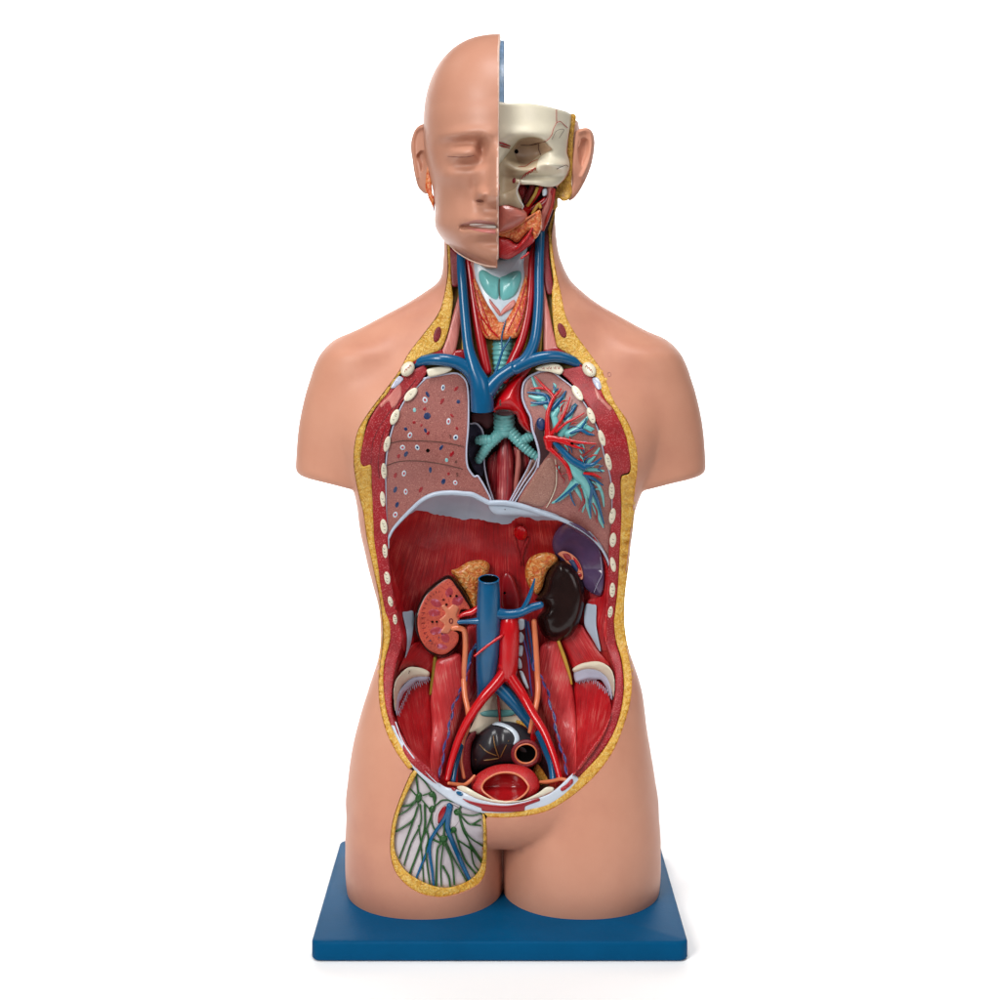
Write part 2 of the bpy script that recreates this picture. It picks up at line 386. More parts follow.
def raydepth(F, px, py, d0=125., d1=-110., step=1.5):
    px = np.asarray(px, float); py = np.asarray(py, float); ds = np.arange(d0, d1, -step)
    res = np.full(px.shape, d1); prev = None; done = np.zeros(px.shape, bool)
    for d in ds:
        x, y = px2ref(px, py, d); f = F(x, np.full(px.shape, d), y)
        hit = (f < 0) & ~done
        if prev is not None: res = np.where(hit, d + step * np.clip(-f / np.maximum(prev - f, 1e-6), 0, 1), res)
        else: res = np.where(hit, d, res)
        done |= hit; prev = f
        if done.all(): break
    return res
# ------------------------------------------------------------------ the root
root = bpy.data.objects.new('anatomical_torso', None); COL.objects.link(root)
root.empty_display_size = .1
root['label'] = 'opened anatomical torso model with half a face and exposed organs on a blue board'
root['category'] = 'anatomical model'

# ------------------------------------------------------------------ body shape
def rows(tab):
    a = np.array(tab, float)
    return lambda y, k: np.interp(y, a[:, 0], a[:, k])
def smooth_rows(tab):
    a = np.array(tab, float); s = spline(a, 8); o = np.argsort(s[:, 0], kind='stable'); s = s[o]
    return lambda y, k: np.interp(y, s[:, 0], s[:, k])
TORSO = smooth_rows([  # y, centre x, half width, front, back
    (322, 0, 70, 40, 62), (340, 0, 98, 46, 72), (360, -1, 120, 52, 80), (390, -1, 132, 58, 86), (425, -2, 139, 63, 90),
    (460, -2, 141.5, 65, 90), (500, -3.2, 140.4, 64, 88), (514, -3.8, 138.6, 63, 86), (532, -3.6, 136.4, 62, 84), (550, -3., 133, 61, 82), (568, -2.4, 129.5, 60, 80), (586, -1.5, 125.6, 60, 77),
    (604, 0, 122.2, 60, 75), (615, .8, 121.2, 60, 74), (640, 2.5, 122, 61, 74), (660, 5, 127.5, 63, 76), (690, 5, 137, 66, 82), (720, 2.5, 143.5, 69, 86),
    (750, 1, 148, 71, 90), (780, 1, 150, 64, 90), (805, 1, 148, 40, 84), (825, 1, 120, 16, 60), (840, 1, 95, 6, 50)])
def loft(x, d, y, T, c, n=2.3, y0=None, y1=None):
    cx, hw, bf, bb = (T(y, k) for k in (1, 2, 3, 4)); b = np.where(d > c, bf, bb)
    r = (np.abs((x - cx) / hw) ** n + np.abs((d - c) / b) ** n) ** (1 / n)
    f = (r - 1) * np.minimum(hw, b)
    if y0 is not None: f = smax(f, y0 - y, 14.)
    if y1 is not None: f = smax(f, y - y1, 10.)
    return f
def ell(x, d, y, c, r):
    q = np.sqrt(((x - c[0]) / r[0]) ** 2 + ((d - c[1]) / r[1]) ** 2 + ((y - c[2]) / r[2]) ** 2)
    return (q - 1) * min(r)
def cone(x, d, y, a, b, ra, rb):
    a = np.array(a, float); b = np.array(b, float); v = b - a
    t = np.clip(((x - a[0]) * v[0] + (d - a[1]) * v[1] + (y - a[2]) * v[2]) / (v @ v), 0, 1)
    return np.sqrt((x - a[0] - t * v[0]) ** 2 + (d - a[1] - t * v[1]) ** 2 + (y - a[2] - t * v[2]) ** 2) - (ra + (rb - ra) * t)
NECK = smooth_rows([(110, 0, 54, 40, 62), (200, 0, 55.5, 40, 62), (230, 0, 56.5, 44, 62), (255, 1.5, 58.5, 48, 62), (280, 5, 65, 52, 66), (310, 5, 76, 54, 70), (345, 2, 86, 52, 74)])
YB = 290 + 596.6
def LEG(s):
    if s < 0: return smooth_rows([(700, -62, 62, 56, 84), (740, -70, 70, 68, 88), (780, -73, 75.5, 75, 90), (824, -75.2, 78, 80, 90), (860, -75.5, 78.7, 82, 88), (880, -75.2, 78, 81, 86), (900, -74.5, 75.5, 78, 82)])
    return smooth_rows([(700, 66, 62, 56, 84), (740, 72, 71, 68, 88), (780, 77, 75.5, 75, 90), (824, 80, 79, 80, 90), (860, 81, 79.2, 82, 88), (880, 80.8, 78.6, 81, 86), (900, 80, 76, 78, 82)])
LL, LR = LEG(-1), LEG(1)
ARM = smooth_rows([(325, 132, 24, 36, 40), (345, 138, 32, 40, 44), (355, 141, 37, 42, 46), (371, 146.5, 40.5, 42, 46), (392, 151, 43.5, 42, 46), (421, 156, 45, 41, 45), (448, 161.5, 42.5, 39, 44), (500, 168, 38.5, 37, 42)])
def body(x, d, y):
    t = loft(x, d, y, TORSO, -4., 2.35, 318, 846)
    n = loft(x, d, y, NECK, -14., 2.1, 100, 350)
    f = smin(t, n, 16.)
    for s in (-1, 1):
        ox = 0 if s < 0 else 1.
        f = smin(f, cone(x, d, y, (s * 62 + ox * 4, -16, 328), (s * 140 + ox, -10, 366.5), 37., 34.), 20.)
        arm = loft(s * x - ox * 1.5, d, y, ARM, -7., 2.1, 347)
        arm = smax(arm, (y - 480.5) * .97 + (s * x - 168) * .16, 8.)
        f = smin(f, ell(x, d, y, (s * 118 + ox, 6, 430), (40, 40, 50)), 9.)
        f = smin(f, arm, np.interp(y, [372, 440], [22., 3.]))
    # breast muscle, soft
    for s in (-1, 1):
        f = smin(f, ell(x, d, y, (s * 92, 22, 432), (62, 40, 58)), 26.)
    lg = smin(loft(x, d, y, LL, 0., 2.15, 702), loft(x, d, y, LR, 0., 2.15, 702), 2.5)
    f = smin(f, lg, 9.)
    f = smin(f, ell(x, d, y, (5, 38, 783), (96, 46, 50)), 4.)      # pubic mound
    # occiput behind the right ear
    occ = ell(x, d, y, (4, -45, 140), (79, 72, 92))
    occ = np.where(x < -4, np.maximum(occ, -4 - x), occ)
    f = smin(f, smax(occ, y - 196, 6.), 6.)
    return smax(f, y - YB - 6, .5)
print('body nets'); BV, BT = nets(body, (-216, -112, 100), (216, 112, 894), 3.)

# outer edge of the opening (where skin gives way to fat)
LEFT_O = [(447, 60), (446.6, 200), (446.8, 246), (447.6, 268), (446, 285), (441, 307), (434, 320), (424, 333), (408, 354), (399, 371), (382, 394), (368, 413), (358, 430),
          (354, 448), (353.6, 465), (356.5, 485), (360, 500), (363.5, 515), (367, 540), (373.5, 570), (378, 592), (381, 612), (382.5, 630),
          (381.5, 650), (378.5, 680), (379.5, 704), (385.5, 730), (396, 752), (408, 769)]
WIN_O = C5((172, 75), (150, 90), (100, 200), (50, 330), (15, 450), (0, 600), (10, 720), (50, 820), (130, 905), (230, 960), (350, 982), (450, 968), (560, 930), (640, 880), (682, 800), (692, 650), (692, 500), (684, 420))
RIGHT_O = [(488, 817.5), (506, 818), (528, 816), (548, 811), (567, 800), (586, 785), (602, 768), (614, 750), (622.5, 730), (630, 704), (632, 680), (629, 657), (625, 640), (622.8, 620), (623.6, 594),
           (627.6, 562), (631.6, 522), (635, 490), (637.5, 468), (636.5, 447), (628, 422), (614, 401), (603, 373), (591, 355), (577, 336), (566, 316), (561, 293), (557, 275), (553.5, 255),
           (552, 235), (555, 215), (558, 201)]
HEAD_O = [(569, 199.5), (571.5, 190), (571.5, 180), (573, 165), (573, 140), (575.5, 114), (575.5, 60)]
o1 = spline(LEFT_O, 6)[:, :2]; o2 = spline(WIN_O, 5)[:, :2]; o3 = spline(RIGHT_O, 6)[:, :2]; o4 = spline(HEAD_O, 4)[:, :2]
OPEN = np.vstack([o1, o2, o3, o4])
print('rim depth')
off_pts = np.vstack([o1, o2, o3])
# outward offset for sampling the skin
nx = np.gradient(off_pts, axis=0); nrm = np.stack([-nx[:, 1], nx[:, 0]], 1); nrm /= np.linalg.norm(nrm, axis=1)[:, None] + 1e-9
sgn = np.sign(polysd(*(off_pts + nrm * 2).T, OPEN)); nrm *= sgn[:, None]
OD = raydepth(body, *(off_pts + nrm * .6).T)
OD = np.where(OD < -20, -6, OD); k = np.ones(7) / 7
OD = np.convolve(np.pad(OD, 3, mode='edge'), k, 'valid') - 1.2
keep = off_pts[:, 1] > 180
OPX, ODK = off_pts[keep][::2], OD[keep][::2]
RIMSEL = np.ones(len(OPX), bool)
RIMSEL &= ~((polysd(*OPX.T, spline(C5((120, 180), (-30, 600), (100, 960), (350, 1010), (640, 920), (710, 640), (676, 440), (400, 380)), 5, True)[:, :2]) < 0))
def _rim(px, py, sel):
    px = np.asarray(px, float); sh_ = px.shape; px = px.ravel(); py = np.asarray(py, float).ravel(); res = np.empty(len(px))
    Q, D_ = OPX[sel], ODK[sel]
    for s in range(0, len(px), 20000):
        w = 1 / (((px[s:s + 20000, None] - Q[:, 0]) ** 2 + (py[s:s + 20000, None] - Q[:, 1]) ** 2) + 9.) ** 2.2
        res[s:s + 20000] = (w * D_).sum(1) / w.sum(1)
    return res.reshape(sh_)
def rim(px, py): return _rim(px, py, RIMSEL)
def rimall(px, py): return _rim(px, py, np.ones(len(OPX), bool))
def R(o): return lambda px, py: rim(px, py) + o
def RA(o): return lambda px, py: rimall(px, py) + o

s_ = FOC / (FOC - BV[:, 1]); bpx = 500 + BV[:, 0] * s_; bpy_ = HOR + (BV[:, 2] - HOR) * s_
lim = rimall(bpx, bpy_) - 2.5; sdo = polysd(bpx, bpy_, OPEN); lim = -26 + (lim + 26) * np.clip((bpy_ - 205) / 40, 0, 1) * np.clip((sdo + 16) / 8, 0, 1)
g = np.maximum(sdo, np.minimum(lim, 60 - 0 * lim) - BV[:, 1])
g = np.minimum(g, np.maximum(BV[:, 2] - (115.5 + (BV[:, 0] - 72) * .35), BV[:, 2] - 120))         # skull-cap cut on the right
g = np.minimum(g, np.maximum(BV[:, 0] + 3., BV[:, 2] - 236))          # left of the midline the half head takes over
V, T, new = clip_tris(BV, BT, g)
n0, n1, n2 = V[T[:, 0]], V[T[:, 1]], V[T[:, 2]]
if ((np.cross(n1 - n0, n2 - n0)).mean(1) * 0).any(): pass
vol = np.einsum('ij,ij->i', BV[BT[:, 0]], np.cross(BV[BT[:, 1]], BV[BT[:, 2]])).sum()
if vol < 0: T = T[:, ::-1]
be = border(T); be = be[(V[be[:, 0], 1] > -24) & (V[be[:, 1], 1] > -24) & (V[be[:, 0], 2] > 130)]; 
bv = np.unique(be); mp = {v: i for i, v in enumerate(bv)}; nV = len(V)
lip = V[bv].copy(); deep = lip.copy(); deep[:, 1] -= 16
allV = np.vstack([V, lip, deep]); F = T.tolist()
for u, v in be: F.append((nV + mp[u], nV + len(bv) + mp[u], nV + len(bv) + mp[v], nV + mp[v]))
skin = link('torso_skin', ref2world(allV[:, 0], allV[:, 1], allV[:, 2]), F, M['skin'], root)

# ------------------------------------------------------------------ base board
def rounded_slab(name, x0, x1, y0, y1, z0, z1, rc, be, mat, parent):
    bm = bmesh.new(); pts = []
    for cx, cy, a0 in ((x1 - rc, y1 - rc, 0), (x0 + rc, y1 - rc, 90), (x0 + rc, y0 + rc, 180), (x1 - rc, y0 + rc, 270)):
        for k in range(7):
            a = math.radians(a0 + 15 * k); pts.append((cx + rc * math.cos(a), cy + rc * math.sin(a)))
    f = bm.faces.new([bm.verts.new((p[0], p[1], z0)) for p in pts])
    g = bmesh.ops.extrude_face_region(bm, geom=[f]); vs = [v for v in g['geom'] if isinstance(v, bmesh.types.BMVert)]
    bmesh.ops.translate(bm, vec=(0, 0, z1 - z0), verts=vs)
    bmesh.ops.recalc_face_normals(bm, faces=bm.faces)
    es = [e for e in bm.edges if abs(e.verts[0].co.z - e.verts[1].co.z) < 1e-6]
    bmesh.ops.bevel(bm, geom=es, offset=be, segments=3, profile=.5, affect='EDGES')
    me = bpy.data.meshes.new(name); bm.to_mesh(me); bm.free()
    me.polygons.foreach_set('use_smooth', [True] * len(me.polygons)); me.materials.append(mat)
    me.set_sharp_from_angle(angle=math.radians(40))
    o = bpy.data.objects.new(name, me); COL.objects.link(o); o.parent = parent; return o
rounded_slab('base_board', -.173, .1725, -.130, .130, .0004, .0184, .009, .0028, M['base'], root)

# ------------------------------------------------------------------ half head (viewer's left)
FACE = smooth_rows([(110, 0, 70, 77, 60), (130, 0, 71.5, 79, 60), (160, 0, 70.3, 79, 55), (190, 0, 67, 78, 50), (207, 0, 65, 77, 46), (226, 0, 65, 75, 42), (238, 0, 58.6, 73, 36), (247, 0, 49.5, 69, 30), (256, 0, 36, 65, 24), (263, 0, 24, 60, 18), (270, 0, 12, 52, 12)])
def bumpf(x, y, px, py, sx, sy, rot=0.):
    s = .953; cx = (px - 500) * s; cy = HOR + (py - HOR) * s
    a = math.radians(rot); u = (x - cx) * math.cos(a) + (y - cy) * math.sin(a); v = -(x - cx) * math.sin(a) + (y - cy) * math.cos(a)
    return np.exp(-(u / sx) ** 2 - (v / sy) ** 2)
def facedisp(x, y):
    k = lambda *a: bumpf(x, y, *a)
    z = 4.6 * k(462, 134, 20, 6, -6) + 4 * k(487, 137, 9, 7) - 9.5 * k(462, 142.5, 21, 6.5) - 15 * k(482, 150, 5.5, 9.5) - 6 * k(470, 163, 14, 4.5) - 4 * k(440, 152, 7, 10) - 3 * k(468, 166, 13, 4.5)
    z += 9 * k(463.5, 152.5, 13, 8.5) + 5.5 * k(446, 174, 14, 9) - 7 * k(463, 194, 12, 15) - 3.5 * k(446, 208, 10, 15) - 4 * k(474, 186, 5, 12)
    # nose
    yy = HOR + (np.array([138, 150, 165, 180, 191, 198, 202.5, 205.5, 209]) - HOR) * .953
    amp = np.interp(y, yy, [0, 5, 12.5, 20, 26.5, 27, 23, 9, 0]); wd = np.interp(y, yy, [7, 5.6, 6, 7.2, 9.2, 9.8, 9.8, 8, 7])
    z += amp * np.exp(-(np.abs(x + 1.5) / wd) ** 2.2)
    z += 14 * k(482, 195, 6, 5.2) - 9 * k(481.5, 202, 4.4, 2.3) - 3 * k(476, 197, 3, 7)
    # mouth
    z += 6.5 * k(490, 219.5, 17, 4.6) + 7 * k(488, 233.5, 15, 4.2) + 2 * k(484, 226, 22, 12)
    z -= 7 * np.exp(-((y - (HOR + (226.6 - HOR) * .953)) / 1.9) ** 2) * np.interp(x, [-40, -36, -8, 0], [0, 1, 1, 1])
    z -= 3.4 * k(489, 243, 15, 3.6) + 2 * k(464, 226, 5, 6)
    z += 6 * k(497, 254, 17, 8.5) - 1.5 * k(478, 212, 4, 8)
    return z
def head(x, d, y):
    dd = d - facedisp(x, y) * np.clip((d - 25) / 35, 0, 1)
    cr_ = ell(x, dd, y, (-1, -10, 125.5), (74.2, 85, 91.5))
    top = (np.abs((x + 1) / 76.) ** 2.3 + np.abs((y - 125.5) / 91.8) ** 2.3) ** (2.14 / 2.3) + np.abs((dd + 10) / np.where(dd > -10, 88, 92)) ** 2.14
    cr_ = (top ** (1 / 2.14) - 1) * 74
    f = loft(x, dd, y, FACE, 0., 2.06, 112)
    f = smin(cr_, f, 8.)
    low = y - (HOR + ((222 + (x + 64) * .66) - HOR) * .965)     # jaw line
    return f
def headcut(x, y): return -1.6 - (y - 34) * .004 - x + np.clip((60 - y) / 26, 0, 1) * 1.8
print('head nets'); HV, HT = nets(lambda x, d, y: np.maximum(head(x, d, y), y - 268.5), (-82, -108, 28), (14, 112, 276), 1.35)
vol = np.einsum('ij,ij->i', HV[HT[:, 0]], np.cross(HV[HT[:, 1]], HV[HT[:, 2]])).sum()
if vol < 0: HT = HT[:, ::-1]
hg = headcut(HV[:, 0], HV[:, 2])
# below the ear line only the mask stays; behind it the neck goes on
hg = np.minimum(hg, np.maximum(170 - HV[:, 2], HV[:, 1] - 6))
V, T, new = clip_tris(HV, HT, hg)
be = border(T); nV = len(V); bv = np.unique(be); mp = {v: i for i, v in enumerate(bv)}
V2 = V[bv].copy(); mid = np.abs(headcut(V2[:, 0], V2[:, 2])) < .3
inn = V2.copy(); inn[~mid, 1] -= 0; inn[~mid, 0] += 3
c_ = np.array([0, 0, 140.]); inn[mid, 1:] = V2[mid, 1:] + (c_[1:] - V2[mid, 1:]) * .06
allV = np.vstack([V, V2, inn]); F = T.tolist()
for u, v in be: F.append((nV + mp[u], nV + len(bv) + mp[u], nV + len(bv) + mp[v], nV + mp[v]))
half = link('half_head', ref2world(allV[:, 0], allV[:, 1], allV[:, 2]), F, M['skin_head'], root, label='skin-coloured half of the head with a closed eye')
def HD(o): 
    return lambda px, py: raydepth(head, px, py, 118, -60, 1.2) + o
# median cut edge of the mask: pale line down forehead, nose, lips and chin
ys = np.arange(36.5, 266, 1.5); edge = []
for y in ys:
    x = headcut(0, y); ds = np.arange(112, -20, -.5); f = head(np.full(ds.shape, x), ds, np.full(ds.shape, y)); h = np.argmax(f < 0)
    edge.append((x, ds[h], y))
edge = np.array(edge)
es = FOC / (FOC - edge[:, 1])
ep = np.stack([500 + edge[:, 0] * es, HOR + (edge[:, 2] - HOR) * es, edge[:, 1] - 1.2, np.full(len(edge), 1.25)], 1)
tube('cut_rim', ep[3:-3:2].tolist(), M['skin_edge'], half, 8, 2)
# median plate: closes the half head, pale blue lining towards the back
pl = []
for a in np.linspace(0, 2 * math.pi, 72, endpoint=False):
    pl.append((math.cos(a), math.sin(a)))
def plate(name, x0, x1, prof, mat, parent):
    n = len(prof); V = [(x0, p[0], p[1]) for p in prof] + [(x1, p[0], p[1]) for p in prof]
    F = [tuple(range(n)), tuple(range(2 * n - 1, n - 1, -1))] + [(i, i + n, (i + 1) % n + n, (i + 1) % n) for i in range(n)]
    V = np.array(V, float); o = link(name, ref2world(V[:, 0], V[:, 1], V[:, 2]), F, mat, parent, False)
    bm = bmesh.new(); bm.from_mesh(o.data); bmesh.ops.recalc_face_normals(bm, faces=bm.faces); bm.to_mesh(o.data); bm.free(); return o
front = [(d - 5, y) for _, d, y in edge[2::2]]
prof = front + [(40, 262), (14, 225), (-20, 196)] + [(-10 - 82 * math.sin(a), 125.5 - 86 * math.cos(a)) for a in np.linspace(2.2, .1, 24)]
plate('median_section', -4.6, -2.9, prof, M['skin_edge'], half)
prof = [(-26 + 66 * c, 125 + (88.6 if s < 0 else 50) * s) for c, s in pl]; prof = [(d, min(y, 160)) for d, y in prof]
plate('blue_lining', -2.4, 3.6, prof, M['bluelining'], half)
prof = [(-30 + 66 * c, 125 + (90.5 if s < 0 else 50) * s) for c, s in pl]; prof = [(d, min(y, 160)) for d, y in prof]
plate('lining_edge', 3.7, 4.4, prof, M['vein_dk'], half)
# features that are painted pieces of the mask
tube('eyelid_line', C6((236, 290, .42), (270, 292, .5), (320, 294, .55), (370, 290, .55), (398, 284, .45)), M['lash'], half, 8, 4, depth=HD(-.12))
tube('mouth_gap', C6((316, 722, .4), (345, 716, .9), (390, 712, 1.1), (450, 716, 1.0), (520, 722, .8)), M['lash'], half, 8, 4, depth=HD(-.3))
disc('nostril', 480., 201.0, 4., 1.5, 8, HD(.25), M['lash'], half, .1, 1, 2, .4)
patch('upper_lip', C6((312, 719), (360, 700), (420, 684), (470, 692), (528, 702), (530, 720), (450, 714), (390, 709), (345, 716)), HD(.1), M['lip_dark'], half, .8, 3, 4, .5)
patch('lower_lip', C6((335, 727), (390, 737), (450, 739), (520, 745), (536, 752), (532, 774), (480, 768), (420, 758), (370, 742)), HD(.1), M['lip'], half, 1.0, 3, 4, .5)
patch('teeth', C6((372, 715), (420, 712), (480, 716), (535, 724), (538, 737), (480, 735), (430, 733), (385, 726)), HD(2.0), M['tooth'], half, 1., 1.5, 6, .5)
# ears
def ear(name, outl, dep, helix, concha, lobe, parent, mat='skin'):
    def disp(px, py, dist):
        dh = np.abs(polysd(px, py, spline(helix, 5)[:, :2].tolist() and np.vstack([spline(helix, 5)[:, :2], spline(helix, 5)[::-1, :2] + 1e-3])))
        dc = polysd(px, py, spline(concha, 5, True)[:, :2])
        return 3.2 * np.exp(-(dh / 2.2) ** 2) - 5.5 * np.clip(-dc / 3.2, 0, 1) ** .8
    return patch(name, outl, dep, M[mat], parent, 3.5, 4, 14, .6, disp=disp)
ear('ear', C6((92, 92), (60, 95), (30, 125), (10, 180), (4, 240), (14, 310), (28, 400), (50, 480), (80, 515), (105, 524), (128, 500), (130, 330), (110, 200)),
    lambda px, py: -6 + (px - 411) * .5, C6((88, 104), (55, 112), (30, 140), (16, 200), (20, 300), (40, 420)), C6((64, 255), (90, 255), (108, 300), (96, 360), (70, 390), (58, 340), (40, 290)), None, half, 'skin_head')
ear('ear', C1((800, 345), (845, 320), (900, 318), (940, 355), (956, 430), (948, 530), (924, 640), (880, 750), (825, 850), (780, 905), (740, 918), (750, 840), (770, 780), (762, 640), (778, 500), (790, 400)),
    lambda px, py: 2 - (px - 574) * .55, C1((835, 345), (880, 335), (915, 360), (930, 440), (915, 560), (880, 660), (850, 720)), C1((830, 420), (870, 395), (905, 420), (905, 500), (880, 580), (850, 640), (825, 600), (815, 500)), None, skin)
tube('ear_fold', C1((820, 470, 1.2), (838, 400, 1.3), (870, 375, 1.3), (905, 400, 1.2), (915, 460, 1.)), M['skin'], skin, 8, 5, depth=lambda px, py: 3.5 - (px - 574) * .5)
# parotid seen between mask and ear
tube('jaw_edge', [(449, 244.5, .3), (457, 252.3, .6), (471, 260.6, .7), (486, 265.6, .7), (496, 266.8, .5)], M['skin_edge'], half, 8, depth=lambda px, py: np.interp(px, [449, 471, 496], [22, 50, 62]))
patch('parotid_gland', C6((110, 335), (118, 370), (132, 430), (140, 520), (150, 545), (148, 610), (130, 580), (112, 530), (98, 505), (96, 440)), lambda px, py: 4 + (px - 425) * .3, M['gland'], root, 2, 3, 10, .6)
patch('neck_muscle_end', C6((112, 530), (150, 545), (152, 640), (140, 600), (120, 560)), 5., M['ring'], root, 1, 2, 8, .6)
# ------------------------------------------------------------------ rim of the opening
print('rim')
def strip(name, outer, inner, off, mat, parent=root, bulge=.8, w=2.2, thick=7, sp=1., fib=None, n=5, depth=None):
    a = spline(outer, n)[:, :2]; b = spline(inner, n)[:, :2]
    if np.hypot(*(a[-1] - b[0])) > np.hypot(*(a[-1] - b[-1])): b = b[::-1]
    return patch(name, np.vstack([a, b]), depth or R(off), mat, parent, bulge, w, thick, sp, smooth=False, fib=fib)
# inner edge of the cut wall (where the lining begins)
ML = A3((655, 480), (600, 560), (540, 620), (490, 720), (460, 830), (450, 930)) + [(385, 480)] + B3((175, 200), (185, 350), (190, 500), (200, 600), (220, 750), (245, 900)) + B5((160, 100), (130, 220), (112, 330), (108, 450), (130, 530), (175, 620), (250, 720), (340, 810))
MB = [(446, 787)] + C4((75, 790), (200, 850), (400, 885), (600, 850), (730, 800), (857, 700))
MR = [(578, 768), (590, 750), (602, 733), (610, 716), (615, 694), (615, 672), (610, 656), (604, 634), (606, 612), (607.6, 588), (608.5, 570), (609, 546), (611.5, 522), (612.5, 500), (611, 477), (605, 454), (600, 431), (589, 408), (575, 387), (561, 373.5)]
# fat
FL = [(452, 288), (453, 300), (451, 318), (447, 335), (441, 349), (430, 354), (418, 359), (408, 366), (397, 378), (387, 394)] + A3((420, 640), (370, 720), (345, 830), (335, 905), (350, 935), (385, 930)) + [(371.5, 480), (372.5, 500)] + B3((88, 250), (95, 400), (120, 560), (140, 720), (170, 880)) + B5((98, 10), (100, 100), (75, 200), (66, 300), (77, 420), (103, 525), (152, 610), (222, 735))
def strip_fat(name, outer, inner, mat):
    return strip(name, [(x + (-1.3 if x < 500 else 1.6) * (300 < y < 700) * (1.6 if 395 < y < 470 else 1), y) for x, y in outer], inner, -.6, mat, bulge=1.2, w=2.6)
strip_fat('fat_layer', [(446.8, 243), (447.6, 268), (446, 285)] + LEFT_O[5:], [(449.8, 243), (450.5, 262), (451, 278)] + FL, M['fat'])
FR = [(553, 203), (549, 213), (547.6, 225), (548.6, 236), (550.5, 258), (553.5, 282), (552, 292), (553, 320), (557, 346), (562, 350), (577, 359), (583, 365)] + A4((460, 470), (500, 560), (540, 610), (590, 720), (612, 850), (605, 885), (572, 900), (570, 990)) + B4((822, 100), (820, 200), (810, 400), (800, 600), (780, 780)) + B6((620, 10), (630, 100), (658, 200), (670, 330), (655, 450), (620, 560), (560, 660), (480, 750), (430, 800), (370, 860), (290, 915), (170, 948)) + [(506, 812.5), (483, 812)]
strip_fat('fat_layer', [(557.6, 203), (555, 214), (552.6, 228), (552, 238), (553.5, 255), (557, 275), (561, 293), (566, 316), (577, 336), (591, 355), (603, 373)] + RIGHT_O[21:22:-1] + RIGHT_O[19:20] + RIGHT_O[18::-1], FR, M['fat'])
# cut muscle ring
RLo = [(420, 362)] + [(p[0] - .8, p[1]) for p in FL[7:-3]] + B5((105, 530))
strip('cut_muscle', [(397, 378), (387, 394), (379, 404), (369, 421), (362, 444), (359.5, 462), (363, 466), (370.5, 466), (371.5, 480), (372, 505), (373.5, 540), (377, 566), (380.5, 590), (385, 613), (389, 630), (390, 642), (385, 661), (383, 682), (385, 706), (391, 727)],
      [(424, 365), (427.5, 371)] + ML[1:-4] + [(396, 727)], -1.2, M['ring'], bulge=1., w=3, thick=6)
for c in (A3((520, 540), (480, 590), (430, 640), (435, 655), (470, 625), (490, 660), (530, 600)),):
    patch('pink_muscle', c, R(-.2), M['pale_muscle'], root, .6, 3, 4, fib=('ang', -40))
tube('muscle_seam', A3((545, 590, .45), (470, 680, .45), (400, 800, .45), (385, 920, .45)), M['ring_dark'], root, 8, depth=R(-.1))
tube('muscle_seam', A3((600, 520, .45), (510, 640, .45), (440, 790, .45), (420, 920, .45), (425, 990, .45)), M['ring_dark'], root, 8, depth=R(-.1))
strip('cut_muscle', [(583, 366), (596, 378), (605, 399), (614, 410), (625.5, 435), (630.5, 463), (629, 472), (621, 476), (621, 500), (621.4, 522), (619.5, 554), (617.8, 586), (614.6, 614), (614, 624), (616, 642), (621, 661), (623.6, 686), (620.6, 711), (613.5, 733), (601.5, 752), (586, 770), (577, 779)],
      [(552, 371)] + MR[::-1][:-1] + [(574, 773)], -1.2, M['ring'], bulge=1., w=3, thick=6)
patch('pink_muscle', A4((455, 510), (490, 560), (530, 600), (520, 610), (480, 570), (465, 560)), R(.2), M['pale_muscle'], root, .6, 3, 4, fib=('ang', 35))
# lower rim: fascia with muscle pieces in it
wl = [(391, 725), (400, 746), (414, 769.5), (436, 790), (450, 800), (466, 808), (483, 813)]
strip('white_fascia', wl + [(506, 813), (528, 810.5), (548, 805.5), (566, 794), (580, 780)], ML[-4:] + MB[:-1] + [(573, 773)], -.4, M['fascia'], bulge=1.2, w=3, thick=12)
patch('muscle_strip', B5((175, 615), (230, 680), (300, 745), (345, 800), (330, 818), (270, 775), (205, 715), (165, 650)), R(.9), M['ring'], root, .6, 2, 4, .7)
patch('muscle_strip', B5((116, 500), (142, 545), (176, 605), (186, 640), (164, 615), (134, 560)), R(.9), M['ring'], root, .5, 2, 4, .7)
patch('muscle_strip', C4((88, 846), (160, 868), (240, 884), (400, 896), (540, 872), (632, 842), (642, 862), (540, 902), (528, 934), (400, 944), (230, 936), (222, 916), (130, 878)), R(1.1), M['artery_dk'], root, .8, 2, 4, .7)
patch('muscle_strip', C4((790, 775), (830, 745), (870, 705), (878, 735), (830, 780), (800, 795)), R(1.1), M['ring'], root, .6, 2, 4, .7)
disc('vein_stump', 459.5, 793.5, 3.6, 2., 25, R(1.4), M['vein'], root, 1)
disc('artery_stump', 453.5, 789, 2.4, 1.6, 35, R(1.4), M['artery_dk'], root, 1)
tube('white_line', [(395.5, 722, .6), (403, 742, .8), (414, 758, .8), (427, 773, .7), (440, 786, .6)], M['fascia'], root, 8, depth=R(.9))
